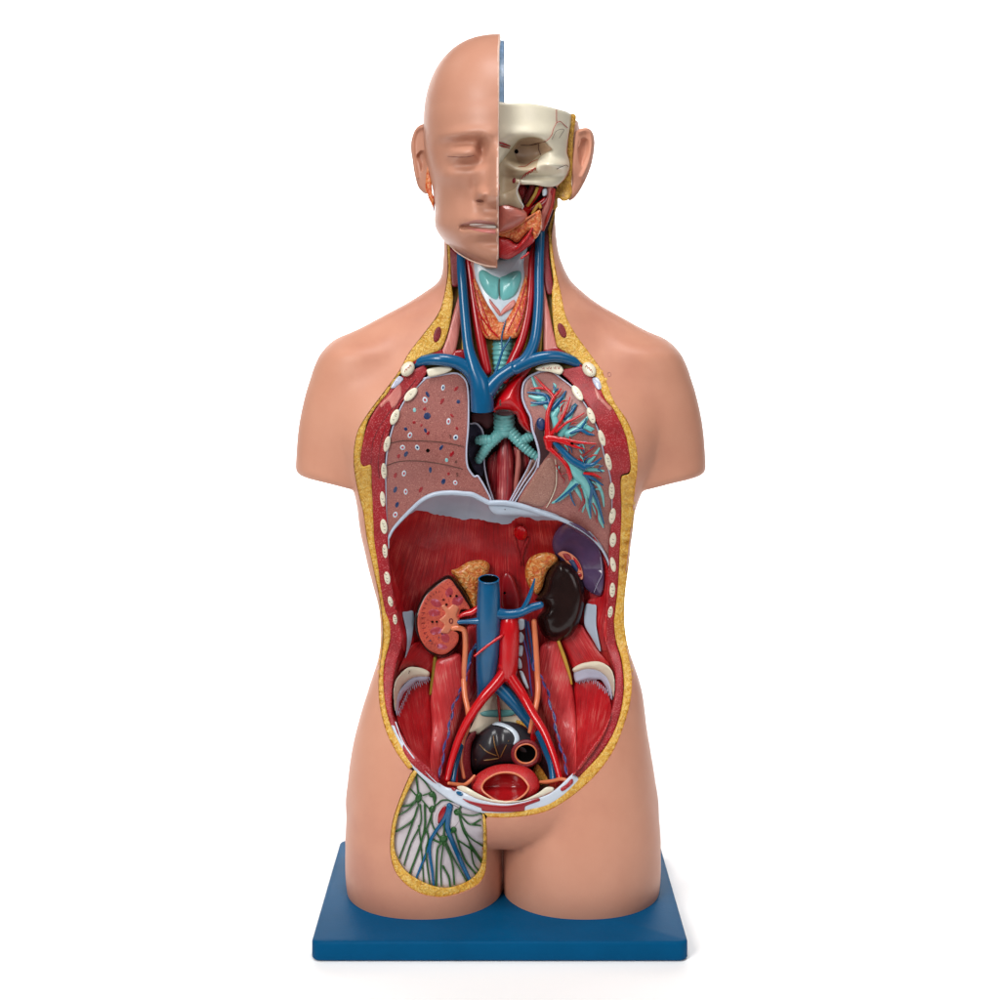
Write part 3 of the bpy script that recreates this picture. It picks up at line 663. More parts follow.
# rib ends
for x, y, a, b, ang in ((410.7, 394.5, 4.4, 9.5, 38), (394.8, 417, 4.2, 9, 22), (387, 444, 3.4, 8.2, 12), (384, 471, 3.3, 8.5, 3), (382.7, 499, 3.2, 8.5, -3), (383.8, 526.5, 3.6, 8.2, -4), (385, 551, 3.2, 7.8, -4), (387.2, 578, 3.4, 6.8, -6), (390.4, 601.5, 3, 6, -8), (395, 619.5, 2.6, 5.4, -8),
                        (577.4, 393, 4.2, 9.2, -34), (591, 415.5, 4, 9, -28), (601.8, 438, 3.6, 9, -17), (608.3, 462, 3.5, 9, -9), (611.8, 491, 3.6, 8.6, -3), (612.4, 516, 3.6, 8.4, 2), (613, 540, 3.5, 8, 3), (613, 564.5, 3.5, 8, 2), (612.4, 590, 3.2, 7.6, 3), (610.4, 612, 2.7, 6, 4)):
    a *= RNG.uniform(.78, .95); b *= RNG.uniform(.84, .98); ang += RNG.normal(0, 4)
    o = disc('rib_end', x, y, a, b, ang, R(0), M['bone'], root, 1.1, 3., 6, .6)
    sgn = math.radians(ang)
    for k in (-1, 0, 1):
        if RNG.random() < .2: continue
        cx, cy = x + RNG.normal(0, .4) - math.sin(sgn) * k * b * .4, RNG.normal(0, .5) + y + math.cos(sgn) * k * b * .4
        tube('pencil_mark', [(cx - .9, cy - .6 + k * .3, .22), (cx + .3 * k, cy + .5, .25), (cx + .9, cy - .2, .22)], M['mark'], o, 6, 3, depth=R(1.02))
# first ribs
o = patch('first_rib', [(427, 369.5), (438, 367), (450.5, 366.5), (452, 369.5), (446, 373), (430, 377), (427.5, 374)], R(1.), M['bone'], root, 2, 3, 8, .6)
o = patch('first_rib', [(535.5, 368), (546, 364), (559, 364.6), (563.5, 370), (560, 374.5), (550, 372), (538, 370.5)], R(1.), M['bone'], root, 2, 3, 8, .6)
for k in range(5):
    x = 542 + k * 3.8 + RNG.normal(0, .4); tube('pencil_mark', [(x, 366.8 + RNG.normal(0, .5), .25), (x + RNG.uniform(.8, 1.8), 369, .3), (x + 2.2, 366.8 + RNG.normal(0, .5), .25), (x + RNG.uniform(1.5, 2.8), 369.4, .25)], M['redmark'], o, 6, 3, depth=R(2.9))
for x, y, s in ((407.6, 369, 1), (589.2, 369.5, -1)):
    o = disc('collarbone_end', x, y, 6.2, 8.2, 38 * s, R(2.2), M['bone'], root, 4.5, 6.5, 10, .6)
    for k in range(3): tube('pencil_mark', [(x - 3 * s + k * 2.2 * s, y + 3 - k * 2, .25), (x - 2 * s + k * 2.2 * s, y - k * 2, .3), (x - .6 * s + k * 2.2 * s, y + 1.5 - k * 2, .25)], M['redmark'], o, 6, 3, depth=R(6.6))
patch('collarbone_tendon', A3((500, 525), (520, 505), (540, 520), (500, 560), (480, 560)), R(.6), M['pleura'], root, .8, 3, 4, .7)
patch('collarbone_tendon', A4((445, 470), (470, 470), (485, 510), (470, 520), (452, 495)), R(.6), M['pleura'], root, .8, 3, 4, .7)
# small ring mark on the shoulder skin
tx, ty = 609, 374.5
def SK(o): return lambda px, py: raydepth(body, px, py) + o
tube('ring_mark', [(tx + 2.1 * math.cos(a) * (1 if math.cos(a) > 0 else .75), ty + 2.2 * math.sin(a), .28) for a in np.linspace(0, 6.2, 12)], M['lip_dark'], skin, 6, 3, depth=SK(.1))

# ------------------------------------------------------------------ neck
print('neck')
NB = -4.
patch('neck_bed', [(449, 240), (470, 225), (540, 222), (551, 240), (553, 290), (560, 345), (584, 364), (540, 372), (504, 380), (474, 380), (415, 366), (440, 350), (452, 318), (452, 285)], R(-12), M['olive'], root, 0, 5, 14, 2)
def muscle(name, pts, off, mat='ring', bulge=1.5, w=3, thick=8, sp=.8, fib=None, parent=root): return patch(name, pts, R(off), M[mat], parent, bulge, w, thick, sp, fib=fib)
muscle('neck_muscle', [(447.5, 247), (460, 256), (460.5, 270), (459.5, 284), (456, 287), (451.5, 285), (450, 268)], -2.2, 'ring_dark')
muscle('neck_muscle', C2((705, 345), (742, 340), (745, 480), (772, 700), (735, 712), (708, 600)), -2, 'ring_dark')
muscle('scalene_muscle', C2((197, 660), (205, 700), (190, 900), (150, 1090), (72, 1090), (105, 980), (150, 820)), -3, 'pale_muscle', 2, 5, 8, fib=('ang', 12))
muscle('scalene_muscle', [(542, 276), (547, 300), (553, 330), (558.5, 356), (545, 356), (543, 320)], -3, 'pale_muscle', 2, 5, 8, fib=('ang', -10))
for c in (A3((560, 440), (640, 395), (722, 374), (728, 425), (640, 436), (590, 450)), A3((778, 388), (832, 380), (835, 425), (775, 428))): muscle('red_muscle', c, -3, 'artery_dk', 2.5, 4)
muscle('red_muscle', A4((236, 345), (295, 332), (375, 388), (405, 425), (320, 385), (230, 372)), -3, 'artery_dk', 2.5, 4)
for x, y, a in ((437.3, 334.5, 14), (562, 330.5, -22)): disc('muscle_stump', x, y, 3.6, 8, a, R(.6), M['ring_dark'], root, 1, 2.5)
# nerves beside the vessels
for q in ([(463.5, 290), (466, 330), (470, 352)], [(464, 300), (463, 330), (463, 352)], [(541, 300), (541.5, 330), (540, 352)], [(530.5, 318), (525, 345), (516, 362)], [(476, 325), (481, 350), (486, 376)]):
    tube('neck_nerve', [p + (1.2,) for p in q], M['nerve'], root, 8, depth=R(-4))
# thyroid region
patch('throat_membrane', [(474, 262), (486, 257), (499, 258), (512, 256), (527, 246), (524, 262), (524, 282), (514, 312), (501, 324), (488, 312), (478, 288)], R(-.5), M['membrane'], root, 4, 18, 12)
o = patch('thyroid_cartilage', C2((306, 575), (325, 560), (350, 566), (390, 592), (430, 602), (470, 594), (520, 570), (560, 568), (572, 590), (570, 630), (545, 700), (500, 745), (440, 757), (390, 742), (340, 692), (308, 625)), R(2.), M['teal'], root, 4.5, 12, 8, .8,
          disp=lambda px, py, dist: -2.4 * np.exp(-((px - 499.5) / 2.0) ** 2) * np.clip((py - 274) / 12, 0, 1) + 2.2 * np.exp(-((px - 488) / 7) ** 2 - ((py - 283) / 9) ** 2) + 2.2 * np.exp(-((px - 511) / 7) ** 2 - ((py - 283) / 9) ** 2))
tube('midline_groove', [(499.3, 279, .35), (499, 289, .5), (499.8, 299, .35)], M['mark'], o, 6, depth=R(5.3))
muscle('cricoid_muscle', C2((372, 742), (400, 775), (432, 812), (440, 835), (432, 850), (395, 800), (372, 765)), 3.6, 'pale_muscle', 1, 2, 5, .6, fib=('ang', 40))
muscle('cricoid_muscle', C2((440, 835), (460, 800), (522, 748), (530, 785), (470, 830), (440, 850)), 3.6, 'pale_muscle', 1, 2, 5, .6, fib=('ang', -40))
gl = [(473.5, 279), (477, 282), (482, 293), (489, 306), (496, 316), (500, 325), (500.5, 336), (494, 339.5), (486, 338), (481.5, 329), (477, 310), (474.5, 295)]
o = patch('thyroid_gland', gl, R(1.), M['gland'], root, 4, 7, 10, .8)
gr = [(526, 275), (527.5, 290), (526, 308), (521.5, 328), (517, 337), (508, 338.5), (501.5, 336), (502, 326), (507, 318), (514, 306), (520, 292)]
o2_ = patch('thyroid_gland', gr, R(1.), M['gland'], root, 4, 7, 10, .8)
for q in ([(472, 282), (478, 310), (487, 325), (498, 337)], [(476, 290), (484, 312), (492, 332)], [(480, 318), (484, 330), (488, 336)]):
    tube('thyroid_artery', [p + (.75,) for p in q], M['artery'], o, 8, depth=R(5.2))
for q in ([(525.5, 284), (519, 306), (508, 330)], [(526, 296), (522, 316), (516, 332)], [(519, 306), (522, 318)]):
    tube('thyroid_artery', [p + (.75,) for p in q], M['artery'], o2_, 8, depth=R(5.2))
patch('gland_isthmus', [(488, 331), (494, 324), (501, 322), (508, 325), (514, 332), (511, 338.5), (501, 340), (491, 339)], R(1.2), M['gland'], root, 3, 5, 8, .8)
# larynx side muscles
muscle('strap_muscle', [(470, 262), (477, 262), (477.5, 276), (474, 280), (471, 272)], -1, 'pale_muscle', 1, 2, 6, .7, fib=('ang', 0))
muscle('strap_muscle', [(522, 258), (529, 253), (530, 275), (526, 279), (523, 275)], -1, 'pale_muscle', 1, 2, 6, .7, fib=('ang', 0))
# trachea, carotids, jugulars
tube('windpipe', [(503, 328, 2, 10.6), (503, 345, 9, 10.6), (502, 366, 11, 10), (503, 392, 9, 10), (504, 410, 6, 10.5), (504.5, 430, 2, 10.5)], M['teal'], root, 24, 8, rings=(4.6, .045))
tube('carotid_artery', [(467.5, 255, 2.5), (470, 272, 4.4), (472.5, 292, 4.7), (477, 320, 5), (482, 348, 5.4), (487, 372, 5.2)], M['carotid'], root, 16, depth=R(-3))
tube('carotid_artery', [(536, 238, 2.6), (532, 258, 4.2), (530.5, 288, 4.5), (527.5, 315, 4.7), (521, 342, 4.9), (512, 362, 5), (504, 380, 4.6)], M['carotid'], root, 16, depth=R(-3))
def RV(px, py):
    return np.where(py < 365, rim(px, py), np.maximum(rim(px, py), 30)) + 0
tube('jugular_vein', [(460.5, 252, 4.), (461.5, 272, 4.6), (463, 292, 4.7), (465.5, 322, 5), (468.5, 348, 5.4), (474, 368, 7), (480, 384, 10), (482, 398, 11.3), (482.5, 410.5, 11.3)], M['vein'], root, 20, open_end=True, depth=lambda px, py: np.interp(py, [252, 272, 292, 322, 348, 368, 384, 411], [0, 12, 19, 27, 33, 37, 37, 33]))
tube('jugular_vein', [(541, 222, 4.), (540, 240, 4.6), (539, 270, 4.8), (538.6, 306, 5), (535, 340, 5.4), (526, 359.5, 6.2), (512, 368.5, 6.3), (499, 377.5, 6.6), (487, 391, 8.5)], M['vein'], root, 20, depth=lambda px, py: np.interp(py, [222, 245, 270, 306, 340, 358, 395], [6, 9, 15, 22, 31, 37, 35]))
tube('subclavian_vein', [(411, 366, 4.2), (424, 360.5, 5.2), (441, 359.5, 6), (458, 363, 6.4), (470, 371, 7), (478, 384, 8)], M['vein'], root, 16, depth=lambda px, py: np.interp(px, [411, 440, 478], [27, 36, 33]))
tube('subclavian_vein', [(584, 367.5, 3.8), (574, 361.5, 4.8), (560, 357, 5.6), (546, 357, 6), (530, 361, 6.4), (515, 368, 6.6)], M['vein'], root, 16, depth=lambda px, py: np.interp(px, [515, 550, 584], [38, 37, 27]))
tube('thyroid_vein', [(513, 330, 25, .7), (509, 340, 27, .9), (503, 350, 29, 1.1), (499, 362, 34, 1.3), (493, 380, 40, 1.4)], M['vein'], root, 8)
tube('thyroid_vein', [(506, 320, 26, .5), (503, 330, 27, .7), (501.5, 340, 27, .8), (502.5, 350, 29, .9)], M['vein'], root, 8)

# ------------------------------------------------------------------ open half of the head
print('skull')
def SKB(px, py):      # rounded bone surface
    x = (px - 498.) / 74.; y = (py - 138) / 100.
    return 52 * np.sqrt(np.clip(1 - np.abs(x) ** 2.3, .02, 1)) - 18 * np.clip(y, 0, 1) - 4
def skd(px, py, dist):
    e = np.exp(-(((px - 526) / 20) ** 2 + ((py - 152) / 13.5) ** 2) ** 2) * -23
    e += np.exp(-((px - 505) / 9) ** 2 - ((py - 178) / 22) ** 2) * -9
    e += np.exp(-((px - 553) / 15) ** 2 - ((py - 165 - (px - 553) * .12) / 5.2) ** 2) * 15
    e += np.exp(-((px - 530) / 24) ** 2 - ((py - 133) / 7) ** 2) * 4
    e += np.exp(-((px - 535) / 22) ** 2 - ((py - 176.5) / 3.4) ** 2) * -9
    return e
SKF = lambda o: (lambda px, py: SKB(px, py) + skd(px, py, 0) + 2. + o)
skull = patch('skull', C1((125, 108), (210, 105), (430, 112), (600, 145), (770, 205), (752, 300), (730, 420), (722, 520), (745, 600), (740, 660), (700, 740), (640, 795), (560, 808), (450, 790), (345, 785), (330, 760), (310, 800), (305, 850), (330, 920), (360, 960), (355, 990), (250, 985), (160, 960), (150, 850), (125, 700)),
              SKB, M['bone'], root, 2, 4, 34, 1., disp=lambda a, b, c: skd(a, b, c), n=5, label='cream bone of the open half of the skull')
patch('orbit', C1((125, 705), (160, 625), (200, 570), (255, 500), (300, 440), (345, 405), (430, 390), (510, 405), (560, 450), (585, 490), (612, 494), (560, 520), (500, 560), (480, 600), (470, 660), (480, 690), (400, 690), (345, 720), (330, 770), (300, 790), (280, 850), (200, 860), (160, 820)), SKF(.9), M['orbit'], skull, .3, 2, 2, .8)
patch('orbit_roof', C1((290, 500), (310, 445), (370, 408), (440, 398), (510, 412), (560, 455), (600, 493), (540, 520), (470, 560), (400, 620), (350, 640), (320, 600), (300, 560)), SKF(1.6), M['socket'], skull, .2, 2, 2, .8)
disc('optic_hole', 516.5, 151.5, 2., 2.2, 0, SKF(2.2), M['black'], skull, .2)
disc('jaw_hole', 514, 180.5, 1.8, 2.8, 12, SKF(1.6), M['ring_dark'], skull, .2)
for q, r, m in ((((638, 160), (640, 270), (655, 265), (670, 262), (730, 315)), .35, 'redmark'), (((640, 270), (610, 330), (600, 370), (560, 420), (500, 440)), .3, 'redmark'), (((340, 460), (420, 460), (500, 440), (540, 430)), .4, 'mark'),
                (((490, 450), (488, 490), (505, 540)), .35, 'mark'), (((600, 410), (640, 340), (700, 330), (660, 400)), .22, 'mark'), (((320, 640), (380, 635), (430, 600), (480, 580)), .3, 'redmark'), (((640, 660), (680, 640), (720, 625), (735, 640)), .3, 'mark')):
    tube('bone_seam', [p + (r,) for p in C1(*q)], M[m], skull, 6, 4, depth=SKF(1.9 if m == 'mark' else 1.5))
for k in range(4):
    tube('bone_mark', C1((345 + k * 26, 740 - k * 16, .4), (365 + k * 26, 712 - k * 16, .5), (390 + k * 24, 690 - k * 14, .5), (400 + k * 20, 700 - k * 10, .3)), M['redmark'], skull, 6, 3, depth=SKF(1.8))
tube('red_vessel', C1((140, 432, .8), (200, 450, 1.0), (250, 468, .7)), M['artery_dk'], skull, 8, depth=SKF(1.2))
tube('red_vessel', C1((150, 460, .6), (200, 472, .7), (245, 485, .5)), M['redmark'], skull, 8, depth=SKF(1.2))
patch('nasal_bone', C1((130, 470), (200, 480), (245, 490), (190, 560), (145, 640), (125, 690)), SKF(1.4), M['bone'], skull, 2., 4, 4, .8)
patch('maxilla', C1((120, 700), (160, 800), (170, 830), (200, 860), (280, 830), (310, 800), (320, 850), (350, 930), (345, 985), (240, 960), (160, 965), (150, 900), (130, 860), (110, 800)), SKF(2.5), M['orbit'], skull, 3, 8, 6, .8)
tube('maxilla_edge', C1((330, 770, .6), (306, 850, .9), (330, 920, .9), (358, 965, .9), (352, 990, .6)), M['tooth'], skull, 8, depth=SKF(4))
patch('nose_section', C6((528, 440), (560, 470), (556, 540), (545, 600), (546, 700), (528, 710), (520, 620), (514, 520)), lambda px, py: 50 + 0 * px, M['tongue'], root, 1.5, 2, 30, .7)
# throat side of the open head
patch('throat_bed', C2((425, 150), (540, 40), (700, 30), (780, 30), (800, 110), (740, 300), (700, 400), (620, 430), (430, 480)), 4., M['dark'], root, 0, 5, 20, 1.5)
patch('jaw_muscle', C2((560, 30), (600, 40), (615, 90), (600, 130), (570, 120), (545, 70)), 12., M['ring'], root, 4, 5, 10, .8)
for q, m, r in ((((690, 50), (650, 110), (590, 190)), 'artery', 3), (((640, 45), (620, 90), (600, 140)), 'ring_dark', 3), (((670, 50), (655, 90), (610, 160)), 'nerve', 1.6), (((760, 60), (720, 140), (640, 190)), 'artery_dk', 3.2),
                (((720, 120), (680, 150), (620, 190), (600, 215)), 'artery', 2.2), (((750, 50), (735, 150), (700, 240), (690, 300)), 'pale_muscle', 3.4), (((775, 60), (765, 150), (735, 240), (705, 310)), 'redmark', 1.8), (((640, 210), (680, 150), (690, 170)), 'nerve', 1.6)):
    tube('throat_strand', [p + (r,) for p in C2(*q)], M[m], root, 12, depth=lambda px, py: 20 - (py - 185) * .1 if m != 'nerve' else 23 + 0 * px)
patch('vessel_stump', C2((705, 60), (728, 55), (730, 90), (705, 100)), 25., M['membrane'], root, 2, 2, 6, .6)
patch('tongue', C2((425, 150), (480, 138), (550, 160), (602, 205), (600, 250), (520, 305), (440, 330), (422, 330), (422, 262)), 32., M['tongue'], root, 11, 14, 14, .8)
patch('salivary_gland', C2((424, 330), (500, 305), (600, 240), (650, 205), (690, 190), (698, 300), (655, 372), (622, 318), (545, 392), (500, 368), (430, 352)), 30., M['gland'], root, 5, 5, 14, .8)
tube('gland_duct', C2((428, 335, 1.), (500, 312, 1.2), (600, 246, 1.2), (655, 210, 1.)), M['ureter'], root, 8, depth=35)
patch('jaw_floor_muscle', C2((424, 362), (500, 372), (545, 396), (620, 322), (655, 374), (610, 420), (540, 470), (490, 495), (440, 486), (424, 470)), 29., M['muscle'], root, 6, 8, 14, .8, fib=('ang', -62))
tube('jaw_artery', C2((640, 300, 1.), (600, 370, 1.4), (540, 430, 1.4), (520, 440, 1.)), M['artery'], root, 10, depth=36)
tube('jaw_artery', C2((570, 490, .9), (600, 470, 1.), (615, 455, 1.2)), M['artery'], root, 10, depth=37)
patch('fat_layer', C1((762, 200), (800, 215), (790, 300), (776, 420), (772, 600), (764, 750), (764, 868), (735, 915), (690, 925), (650, 900), (645, 980), (600, 1000), (606, 950), (620, 870), (650, 800), (700, 750), (742, 680), (748, 600), (728, 520), (745, 340)), lambda px, py: 6 + np.clip(py - 190, 0, 50) * .5, M['fat_dark'], root, 1.5, 3, 16, .8)
# ------------------------------------------------------------------ chest
print('chest')
DIA_L = [(388.5, 548), (388.5, 538)] + B3((190, 390), (220, 330), (280, 260), (350, 190), (420, 130), (500, 95), (600, 85), (700, 92), (750, 98), (810, 128), (860, 152))
DIA_R = B4((20, 80), (100, 82), (200, 102), (320, 142), (450, 185), (560, 240), (640, 300), (700, 370), (740, 450), (752, 510))
patch('mediastinum', [(466, 372), (540, 366), (546, 420), (550, 480), (520, 506), (485, 506), (466, 470), (462, 420)], -22., M['dark'], root, 0, 5, 30, 2)
lungR = B1((580, 238), (640, 246), (688, 300), (703, 400), (704, 530), (700, 650), (690, 760), (690, 860), (704, 920), (745, 975)) + B2((100, 700), (145, 775), (172, 835)) + [(487, 502)] + [(p[0], p[1] - 1) for p in DIA_L[:1:-1]] + [(387, 530), (386.5, 510), (385.5, 480), (385.5, 464), (388, 444), (394.5, 421), (404.5, 400), (417, 387.6), (428, 376), (440, 373)]
lung1 = patch('lung', lungR, R(-3.2), M['lung'], root, 1., 5, 24, 1.2, n=4, label='sectioned lung dotted with small vessel and airway openings')
def hl(c, n=4): return spline(c, n, True)[:, :2]
tube('pleura_edge', [tuple(p) + (.95,) for p in spline([(421, 379)] + lungR[:15], 3)[:, :2]], M['pleura'], lung1, 8, 2, depth=R(-2.4))
tube('pleura_edge', [tuple(p) + (.8,) for p in spline([(388, 545), (386.5, 520), (385.7, 480), (386, 463), (388.5, 444), (395, 421), (405, 400), (417, 387), (430, 375.5), (443, 372.5)], 3)[:, :2]], M['pleura'], lung1, 8, 2, depth=R(-2.4))
for q in (((142, 738), (220, 722), (300, 720), (400, 722), (500, 730), (580, 742), (668, 762)), ((124, 896), (180, 875), (250, 864), (330, 864), (420, 872), (540, 892), (660, 922))):
    tube('lung_fissure', [p + (.42,) for p in B1(*q)], M['mark'], lung1, 6, depth=R(-2.0))
LS = R(-2.25)
def spot(kind, u, v, rx, ry, ang, tr=B1):
    (x, y), = tr((u, v)); f = .14 if tr is B1 else .15
    if kind == 'ring':
        o = disc('airway_opening', x, y, rx * f * 1.0, ry * f * 1.0, ang, LS, M['membrane'], lung1, .5, 1, 2, .35)
        disc('opening_core', x, y, rx * f * .5, ry * f * .5, ang, R(-1.72), M['medulla'] if (u % 2) else M['vein_dk'], o, .1, 1, 1, .3)
    elif kind == 'pale': disc('airway_opening', x, y, rx * f * 1.0, ry * f * 1.0, ang, LS, M['teal_pale'], lung1, .5, 1, 2, .4)
    else: disc({'red': 'artery_opening', 'blue': 'vein_opening', 'hole': 'peg_hole'}[kind], x, y, rx * f * 1.0, ry * f * 1.0, ang, LS, M[{'red': 'artery_dk', 'blue': 'vein_dk', 'hole': 'black'}[kind]], lung1, .4, 1, 2, .4)
for k in (('ring', 522, 340, 13, 22, 10), ('ring', 393, 428, 18, 22, -20), ('pale', 318, 500, 12, 16, 0), ('ring', 561, 582, 15, 24, 10), ('ring', 285, 680, 16, 22, 20), ('ring', 612, 696, 17, 20, 30), ('ring', 233, 768, 19, 18, 0), ('ring', 338, 768, 15, 20, -30), ('ring', 243, 953, 15, 22, 10), ('pale', 547, 858, 12, 14, 0),
          ('red', 615, 348, 12, 22, 45), ('red', 515, 438, 12, 24, 30), ('red', 391, 492, 13, 14, 0), ('red', 585, 540, 9, 18, -40), ('red', 315, 588, 12, 12, 0), ('red', 367, 608, 9, 12, 0), ('red', 621, 632, 10, 14, -30), ('red', 415, 665, 11, 16, 20), ('red', 205, 830, 12, 16, 20), ('red', 585, 815, 13, 24, 30), ('red', 181, 968, 12, 20, 20), ('red', 561, 957, 10, 12, 0),
          ('blue', 411, 388, 11, 24, -30), ('blue', 631, 441, 14, 15, 0), ('blue', 408, 543, 25, 26, 30), ('blue', 255, 636, 12, 14, -30), ('blue', 396, 646, 10, 18, -20), ('blue', 509, 768, 11, 22, 30), ('blue', 257, 815, 13, 22, 30), ('blue', 431, 928, 11, 22, 0), ('hole', 413, 790, 14, 14, 0)): spot(*k)
for k in (('blue', 235, 65, 12, 22, 20), ('blue', 556, 10, 14, 20, 20), ('blue', 247, 165, 12, 20, 20), ('ring', 305, 78, 13, 20, 0), ('ring', 635, 18, 14, 16, -30), ('ring', 235, 231, 15, 20, 20), ('red', 405, 65, 11, 22, 30)): spot(*k, tr=B3)
def figure(txt, px, py, size, dep, mat, parent, rot=0):
    cu = bpy.data.curves.new('figure', 'FONT'); cu.body = txt; cu.size = size / 1000.; cu.extrude = .00015; cu.align_x = 'CENTER'; cu.align_y = 'CENTER'
    t = bpy.data.objects.new('figure', cu); me = bpy.data.meshes.new_from_object(t); bpy.data.objects.remove(t)
    me.name = 'printed_figure'; me.materials.clear(); me.materials.append(mat)
    o = bpy.data.objects.new('printed_figure', me); COL.objects.link(o); o.parent = parent
    d = float(np.asarray(dep(np.array([px]), np.array([py]))).ravel()[0]) if callable(dep) else dep
    o.location = P(px, py, d).tolist(); o.rotation_euler = (math.pi / 2, 0, 0); o.rotation_euler.rotate_axis('Z', math.radians(rot)); return o
figure('4', 455.8, 462, 4.6, R(-1.7), M['mark'], lung1); figure('5', 457.2, 474.8, 5, R(-1.7), M['mark'], lung1); figure('3', 450.4, 436.5, 4.6, R(-1.7), M['mark'], lung1, 15)

lungL = B2((440, 122), (385, 148), (353, 190), (347, 260), (366, 320), (393, 375), (402, 440), (425, 510), (440, 580), (432, 650), (380, 740), (320, 848), (400, 876), (480, 896), (560, 928), (650, 980), (705, 1024)) + B4((620, 262), (695, 350), (740, 450)) + [(610.5, 552), (612, 522), (612.3, 500), (610.5, 477), (604, 454), (599, 432), (588, 409), (574, 389), (562, 379), (551, 371.5)]
lung2 = patch('lung', lungL, R(-5), M['lung'], root, 1., 5, 24, 1.2, n=4, label='opened lung showing its branching red, blue and turquoise tubes')
tube('pleura_edge', [tuple(p) + (1.2,) for p in spline(lungL[:10], 3)[:, :2]], M['pleura'], lung2, 8, 2, depth=R(-3.6))
tube('pleura_edge', [tuple(p) + (.8,) for p in spline(lungL[16:] + lungL[:1], 3)[:, :2]], M['pleura'], lung2, 8, 2, depth=R(-3.8))
patch('lower_lobe', B2((484, 600), (520, 610), (532, 680), (528, 760), (500, 830), (450, 872), (380, 856), (330, 838), (390, 740), (440, 655)), R(-4.2), M['lobe'], lung2, 1.6, 5, 4, 1)
tube('lobe_line', B2((530, 610, .35), (536, 680, .4), (532, 760, .4), (500, 840, .4), (480, 875, .3)), M['bone'], lung2, 6, depth=R(-2.6))
LB = lambda z: R(-3.6 + z)
def br(kind, z, *pts):
    m, nm = {'r': ('artery', 'lung_artery'), 'b': ('vein', 'lung_vein'), 't': ('teal', 'airway_branch'), 'd': ('artery_dk', 'lung_artery')}[kind]
    tube(nm, [(460 + .18 * p[0], 350 + .18 * p[1], p[2] * .138 + .12) for p in pts], M[m], lung2, 10, 5, depth=LB(z), flat=.6)
br('t', 0, (540, 440, 26), (520, 370, 22), (460, 280, 18), (420, 200, 14), (400, 150, 7)); br('t', 0, (480, 260, 22), (440, 270, 22), (385, 255, 9)); br('t', 0, (470, 290, 14), (420, 300, 14), (395, 308, 6)); br('t', 0, (520, 370, 24), (570, 290, 12), (582, 240, 5))
br('t', 0, (560, 470, 24), (590, 420, 22), (620, 350, 14), (640, 300, 6)); br('t', 0, (600, 470, 30), (650, 440, 24), (690, 400, 16), (715, 365, 6)); br('t', 0, (640, 445, 18), (690, 430, 14), (730, 450, 6)); br('t', 1, (570, 560, 16), (620, 640, 34), (660, 690, 44), (700, 745, 34), (735, 830, 24), (770, 920, 16), (796, 985, 6))
br('t', 0, (650, 720, 34), (600, 785, 22), (550, 830, 14), (512, 850, 5)); br('t', 0, (690, 660, 20), (750, 665, 13), (800, 672, 5)); br('t', 0, (700, 640, 14), (745, 590, 12), (775, 545, 5)); br('t', 0, (690, 760, 24), (705, 850, 14), (725, 935, 5)); br('t', 0, (640, 760, 16), (690, 850, 10), (680, 900, 4))
br('t', 0, (520, 240, 10), (530, 200, 8), (520, 185, 4)); br('t', 0, (690, 420, 13), (740, 440, 8)); br('t', 0, (760, 730, 12), (790, 800, 10), (800, 870, 4))
br('b', 2, (505, 330, 14), (485, 260, 14), (430, 240, 11), (375, 236, 5)); br('b', 2, (490, 290, 13), (440, 296, 12), (395, 292, 5)); br('b', 2, (510, 330, 14), (545, 290, 15), (570, 260, 11), (588, 228, 4)); br('b', 2, (580, 385, 9), (620, 345, 12), (648, 305, 5)); br('b', 2, (615, 462, 9), (670, 445, 11), (710, 465, 10), (745, 472, 4)); br('b', 2, (670, 440, 8), (690, 410, 7), (700, 380, 3))
br('b', 4, (525, 515, 14), (570, 560, 22), (620, 610, 24), (690, 650, 26)); br('b', 4, (680, 645, 18), (740, 635, 12), (785, 600, 5)); br('b', 3, (690, 690, 14), (740, 715, 11), (795, 752, 4)); br('b', 4, (735, 770, 13), (765, 840, 11), (800, 965, 4)); br('b', 4, (735, 775, 12), (722, 850, 9), (728, 925, 4)); br('b', 3, (650, 745, 10), (600, 790, 9), (530, 845, 4)); br('b', 3, (610, 790, 7), (622, 830, 6), (640, 865, 3)); br('b', 3, (700, 700, 9), (735, 760, 12), (750, 800, 9))
br('b', 3, (520, 200, 5), (530, 225, 6), (545, 215, 4))
br('r', 5, (490, 490, 26), (486, 420, 17), (488, 350, 14), (510, 285, 12), (520, 258, 11), (465, 200, 8), (418, 148, 4)); br('r', 5, (518, 262, 8), (545, 240, 8), (562, 215, 4)); br('r', 4, (500, 225, 8), (450, 212, 8), (392, 214, 4)); br('r', 5, (500, 480, 14), (555, 400, 11), (590, 330, 8), (612, 262, 3)); br('r', 5, (535, 455, 8), (590, 405, 9), (640, 380, 7), (690, 350, 3))
br('r', 6, (480, 490, 26), (530, 495, 20), (600, 520, 13), (650, 540, 9), (690, 550, 3)); br('r', 6, (555, 492, 12), (640, 510, 10), (700, 517, 7), (755, 520, 3)); br('r', 5, (490, 540, 20), (545, 590, 13), (590, 640, 15), (612, 700, 14), (612, 720, 9)); br('r', 5, (490, 495, 34), (495, 545, 22)); br('r', 4, (690, 685, 8), (740, 690, 9), (785, 712, 4)); br('d', 3, (672, 770, 6), (684, 840, 6), (660, 895, 3)); br('d', 3, (738, 850, 6), (760, 900, 6), (760, 960, 3))
